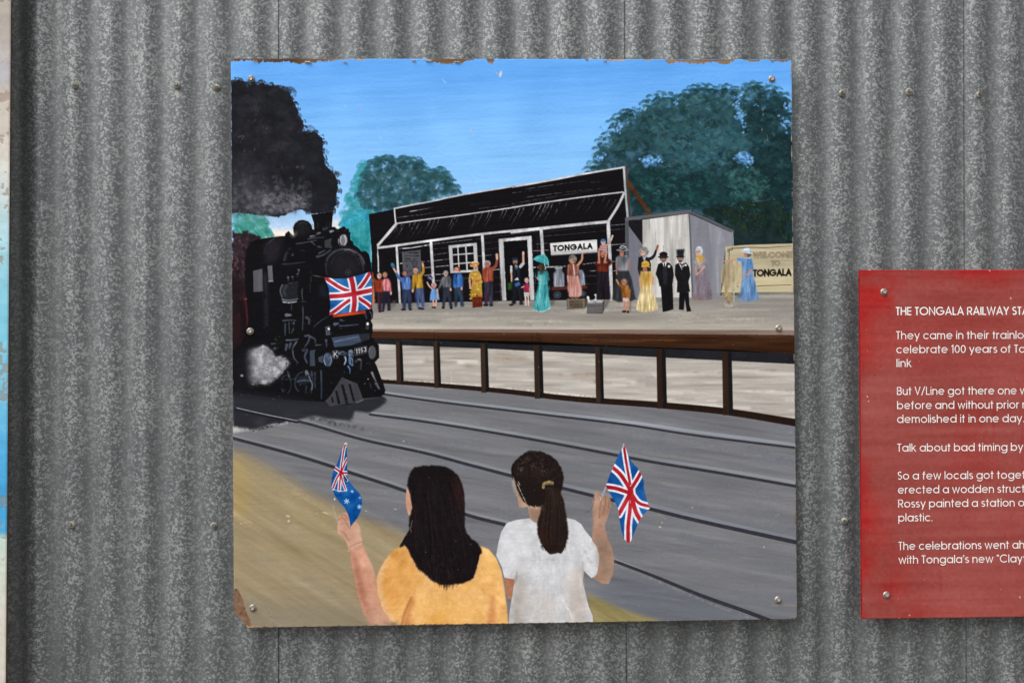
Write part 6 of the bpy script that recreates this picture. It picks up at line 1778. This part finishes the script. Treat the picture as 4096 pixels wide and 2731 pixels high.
M_REDEDGE = mat_noise('red_board_edge', '#8c1515', '#b51f1f', (60, 60, 60), 0.5)
box('board_core', -SW / 2, SW / 2, 0.00145, 0.013, -SH / 2, SH / 2, M_REDEDGE, sign)
for x in (-0.25, 0.25):
    box('batten', x - .02, x + .02, 0.0131, 0.0355, -SH / 2 + .04, SH / 2 - .04, M_BATTEN, sign)
for X, Y in [(3535, 1168), (3545, 2378)]:
    p = board_screw(sign, X, Y, SY, SROT)
for zz in (0.33, -0.33):
    sc = add_screw(sign, (0, 0, 0), 0.0078, 0.0043, .4, M_BSCREW, M_BHEAD, False)
    sc.location = (SW / 2 - .05, 0, zz)


def ribbon(strokes, wd, y, V, Fc):
    """flat strokes of width wd on the board; each stroke a hair above the last"""
    for si2, P in enumerate(strokes):
        P = np.array(P)
        closed = len(P) > 8 and np.hypot(*(P[0] - P[-1])) < 1e-5
        T = np.zeros_like(P)
        T[1:-1] = P[2:] - P[:-2]
        T[0], T[-1] = P[1] - P[0], P[-1] - P[-2]
        if closed:
            T[0] = T[-1] = P[1] - P[-2]
        sharp = len(P) < 8
        if sharp:                                        # straight strokes: mitred polyline
            L_, R_ = [], []
            for i in range(len(P)):
                d0 = P[i] - P[i - 1] if i > 0 else P[i + 1] - P[i]
                d1 = P[i + 1] - P[i] if i < len(P) - 1 else d0
                d0, d1 = d0 / np.hypot(*d0), d1 / np.hypot(*d1)
                n0, n1 = np.array([-d0[1], d0[0]]), np.array([-d1[1], d1[0]])
                m = n0 + n1
                m = m / max(np.hypot(*m), 1e-6)
                k = min(1 / max(m @ n0, .3), 2.2)
                L_.append(P[i] + m * wd / 2 * k)
                R_.append(P[i] - m * wd / 2 * k)
        else:
            ln = np.hypot(T[:, 0], T[:, 1])[:, None]
            n_ = np.c_[-T[:, 1], T[:, 0]] / np.maximum(ln, 1e-9)
            L_, R_ = P + n_ * wd / 2, P - n_ * wd / 2
        o = len(V)
        yk = y - 0.00006 * (si2 % 9)
        for a, b in zip(L_, R_):
            V.append((a[0], yk, a[1]))
            V.append((b[0], yk, b[1]))
        for i in range(len(P) - 1):
            Fc.append((o + 2 * i, o + 2 * i + 1, o + 2 * i + 3, o + 2 * i + 2))


def T3(px, py):
    return 3400 + px / 1.2543, 1050 + py / 1.2543


LINES = [  # text, anchor word(s), start px, end px of the anchor, base line px, cap height px, weight
    ('THE TONGALA RAILWAY STATION', 'THE TONGALA RAILWAY', 230, 797, 264, 40.5, .145),
    ('They came in their trainloads', 'They came in their', 231, 697, 385, 41, .108),
    ("celebrate 100 years of Tongala's", 'celebrate 100 years of', 232, 806, 455, 41, .108),
    ('link', 'link', 233, 308, 524, 41, .108),
    ('But V/Line got there one week', 'But V/Line got there one', 235, 836, 664, 41, .108),
    ('before and without prior notice', 'before and without prior', 236, 848, 735, 41, .108),
    ('demolished it in one day.', 'demolished it in one day.', 236, 873, 804, 41, .108),
    ('Talk about bad timing by', 'Talk about bad timing by', 237, 868, 948, 41, .108),
    ('So a few locals got together', 'So a few locals got', 239, 720, 1088, 41, .108),
    ('erected a wodden structure', 'erected a wodden', 240, 722, 1158, 41, .108),
    ('Rossy painted a station on', 'Rossy painted a station', 241, 826, 1228, 41, .108),
    ('plastic.', 'plastic.', 242, 414, 1298, 41, .108),
    ('The celebrations went ahead', 'The celebrations went', 243, 797, 1440, 41, .108),
    ('with Tongala\'s new "Claytons', 'with Tongala\'s new', 244, 718, 1509, 41, .108),
]
PARA = [(0, 1), (1, 4), (4, 7), (7, 8), (8, 12), (12, 14)]
for i0, i1 in PARA:
    LV, LF = [], []
    for s_, anc, x0, x1, yb, cap, wt in LINES[i0:i1]:
        u0, v0 = sign_uv(*T3(x0, yb))
        u1, _ = sign_uv(*T3(x1, yb))
        _, vt = sign_uv(*T3(x0, yb - cap))
        h_ = vt - v0
        st, tw = text_strokes(anc, 0.10)
        kx = (u1 - u0) / tw
        st, _ = text_strokes(s_, 0.10)
        ribbon([[(u0 + a * kx, v0 + b * h_) for a, b in q] for q in st], wt * h_, -0.0004, LV, LF)
    meshobj('lettering', LV, LF, M_VINYL, sign)

# ------------------------------------------------------------------ the next painting, cut by the left edge of the photo
LY = -0.066
pT, pB = back(43, 0, LY), back(22, 2731, LY)
lrot = math.atan2(pB[0] - pT[0], pT[2] - pB[2])
LW, LH = 0.50, 2.0
xr = (pT[0] + pB[0]) / 2
zc = (pT[2] + pB[2]) / 2
lb = board_empty('seascape_board', xr - LW / 2, LY, zc, lrot, 'pale weathered board with a sky blue band at the far left edge', 'mural')
ny, nx = 1000, 250
stops = [(0, '#b3aca3'), (170, '#b0a8a0'), (260, '#b9b3b0'), (330, '#b3b2b8'), (400, '#c0b8ac'), (480, '#c6beb4'), (620, '#cfc8be'), (760, '#cdd0cc'), (900, '#b8d2d6'), (1000, '#a3cdd8'), (1140, '#8cc8da'), (1365, '#7cc4dc'), (1600, '#7fc0da'), (1760, '#62b2dc'), (1900, '#4ea6d8'), (2120, '#4a9fd0'), (2150, '#bdd0c6'), (2300, '#c9cfc2'), (2420, '#cfcbc0'), (2731, '#c4bdb2')]
zz = (0.5 - np.arange(ny) / (ny - 1)) * LH
ypx = (zc + (pT[2] - pB[2]) / 2 - (zc + zz)) / (pT[2] - pB[2]) * 2731
sx_ = [s0 for s0, _ in stops]
scol = np.array([hx(c) for _, c in stops])
ypx2 = ypx[:, None] + 30 * NB[:ny, :nx] * (np.abs(ypx[:, None] - 2135) > 90)
limg = np.stack([np.interp(ypx2, sx_, scol[:, i]) for i in range(3)], -1)
limg = limg + (.012 * NH[:ny, :nx] + .008 * NF[:ny, :nx])[..., None]
lh = np.zeros((ny, nx))
peel = (NI[:ny, :nx] * .6 + NF[:ny, :nx] * .5 + NB[:ny, :nx] * .3) > 1.25 - .9 * np.exp(-((ypx[:, None] - 470) / 110.) ** 2) - .35 * np.exp(-((ypx[:, None] - 1380) / 120.) ** 2)
limg[peel] = limg[peel] * .45 + hx('#a08c80') * .5
lh[peel] = .0007
grid_face('painted_face', LW, LH, np.clip(limg, 0, 1), lh, None, mat_attr('weathered_mural_paint', 0.6, 0.4), lb)
box('board_core', -LW / 2, LW / 2, 0.00145, 0.012, -LH / 2, LH / 2, M_CORE, lb)
for x in (-0.18, 0.18):
    box('batten', x - .02, x + .02, 0.0121, 0.0655, -LH / 2 + .05, LH / 2 - .05, M_BATTEN, lb)
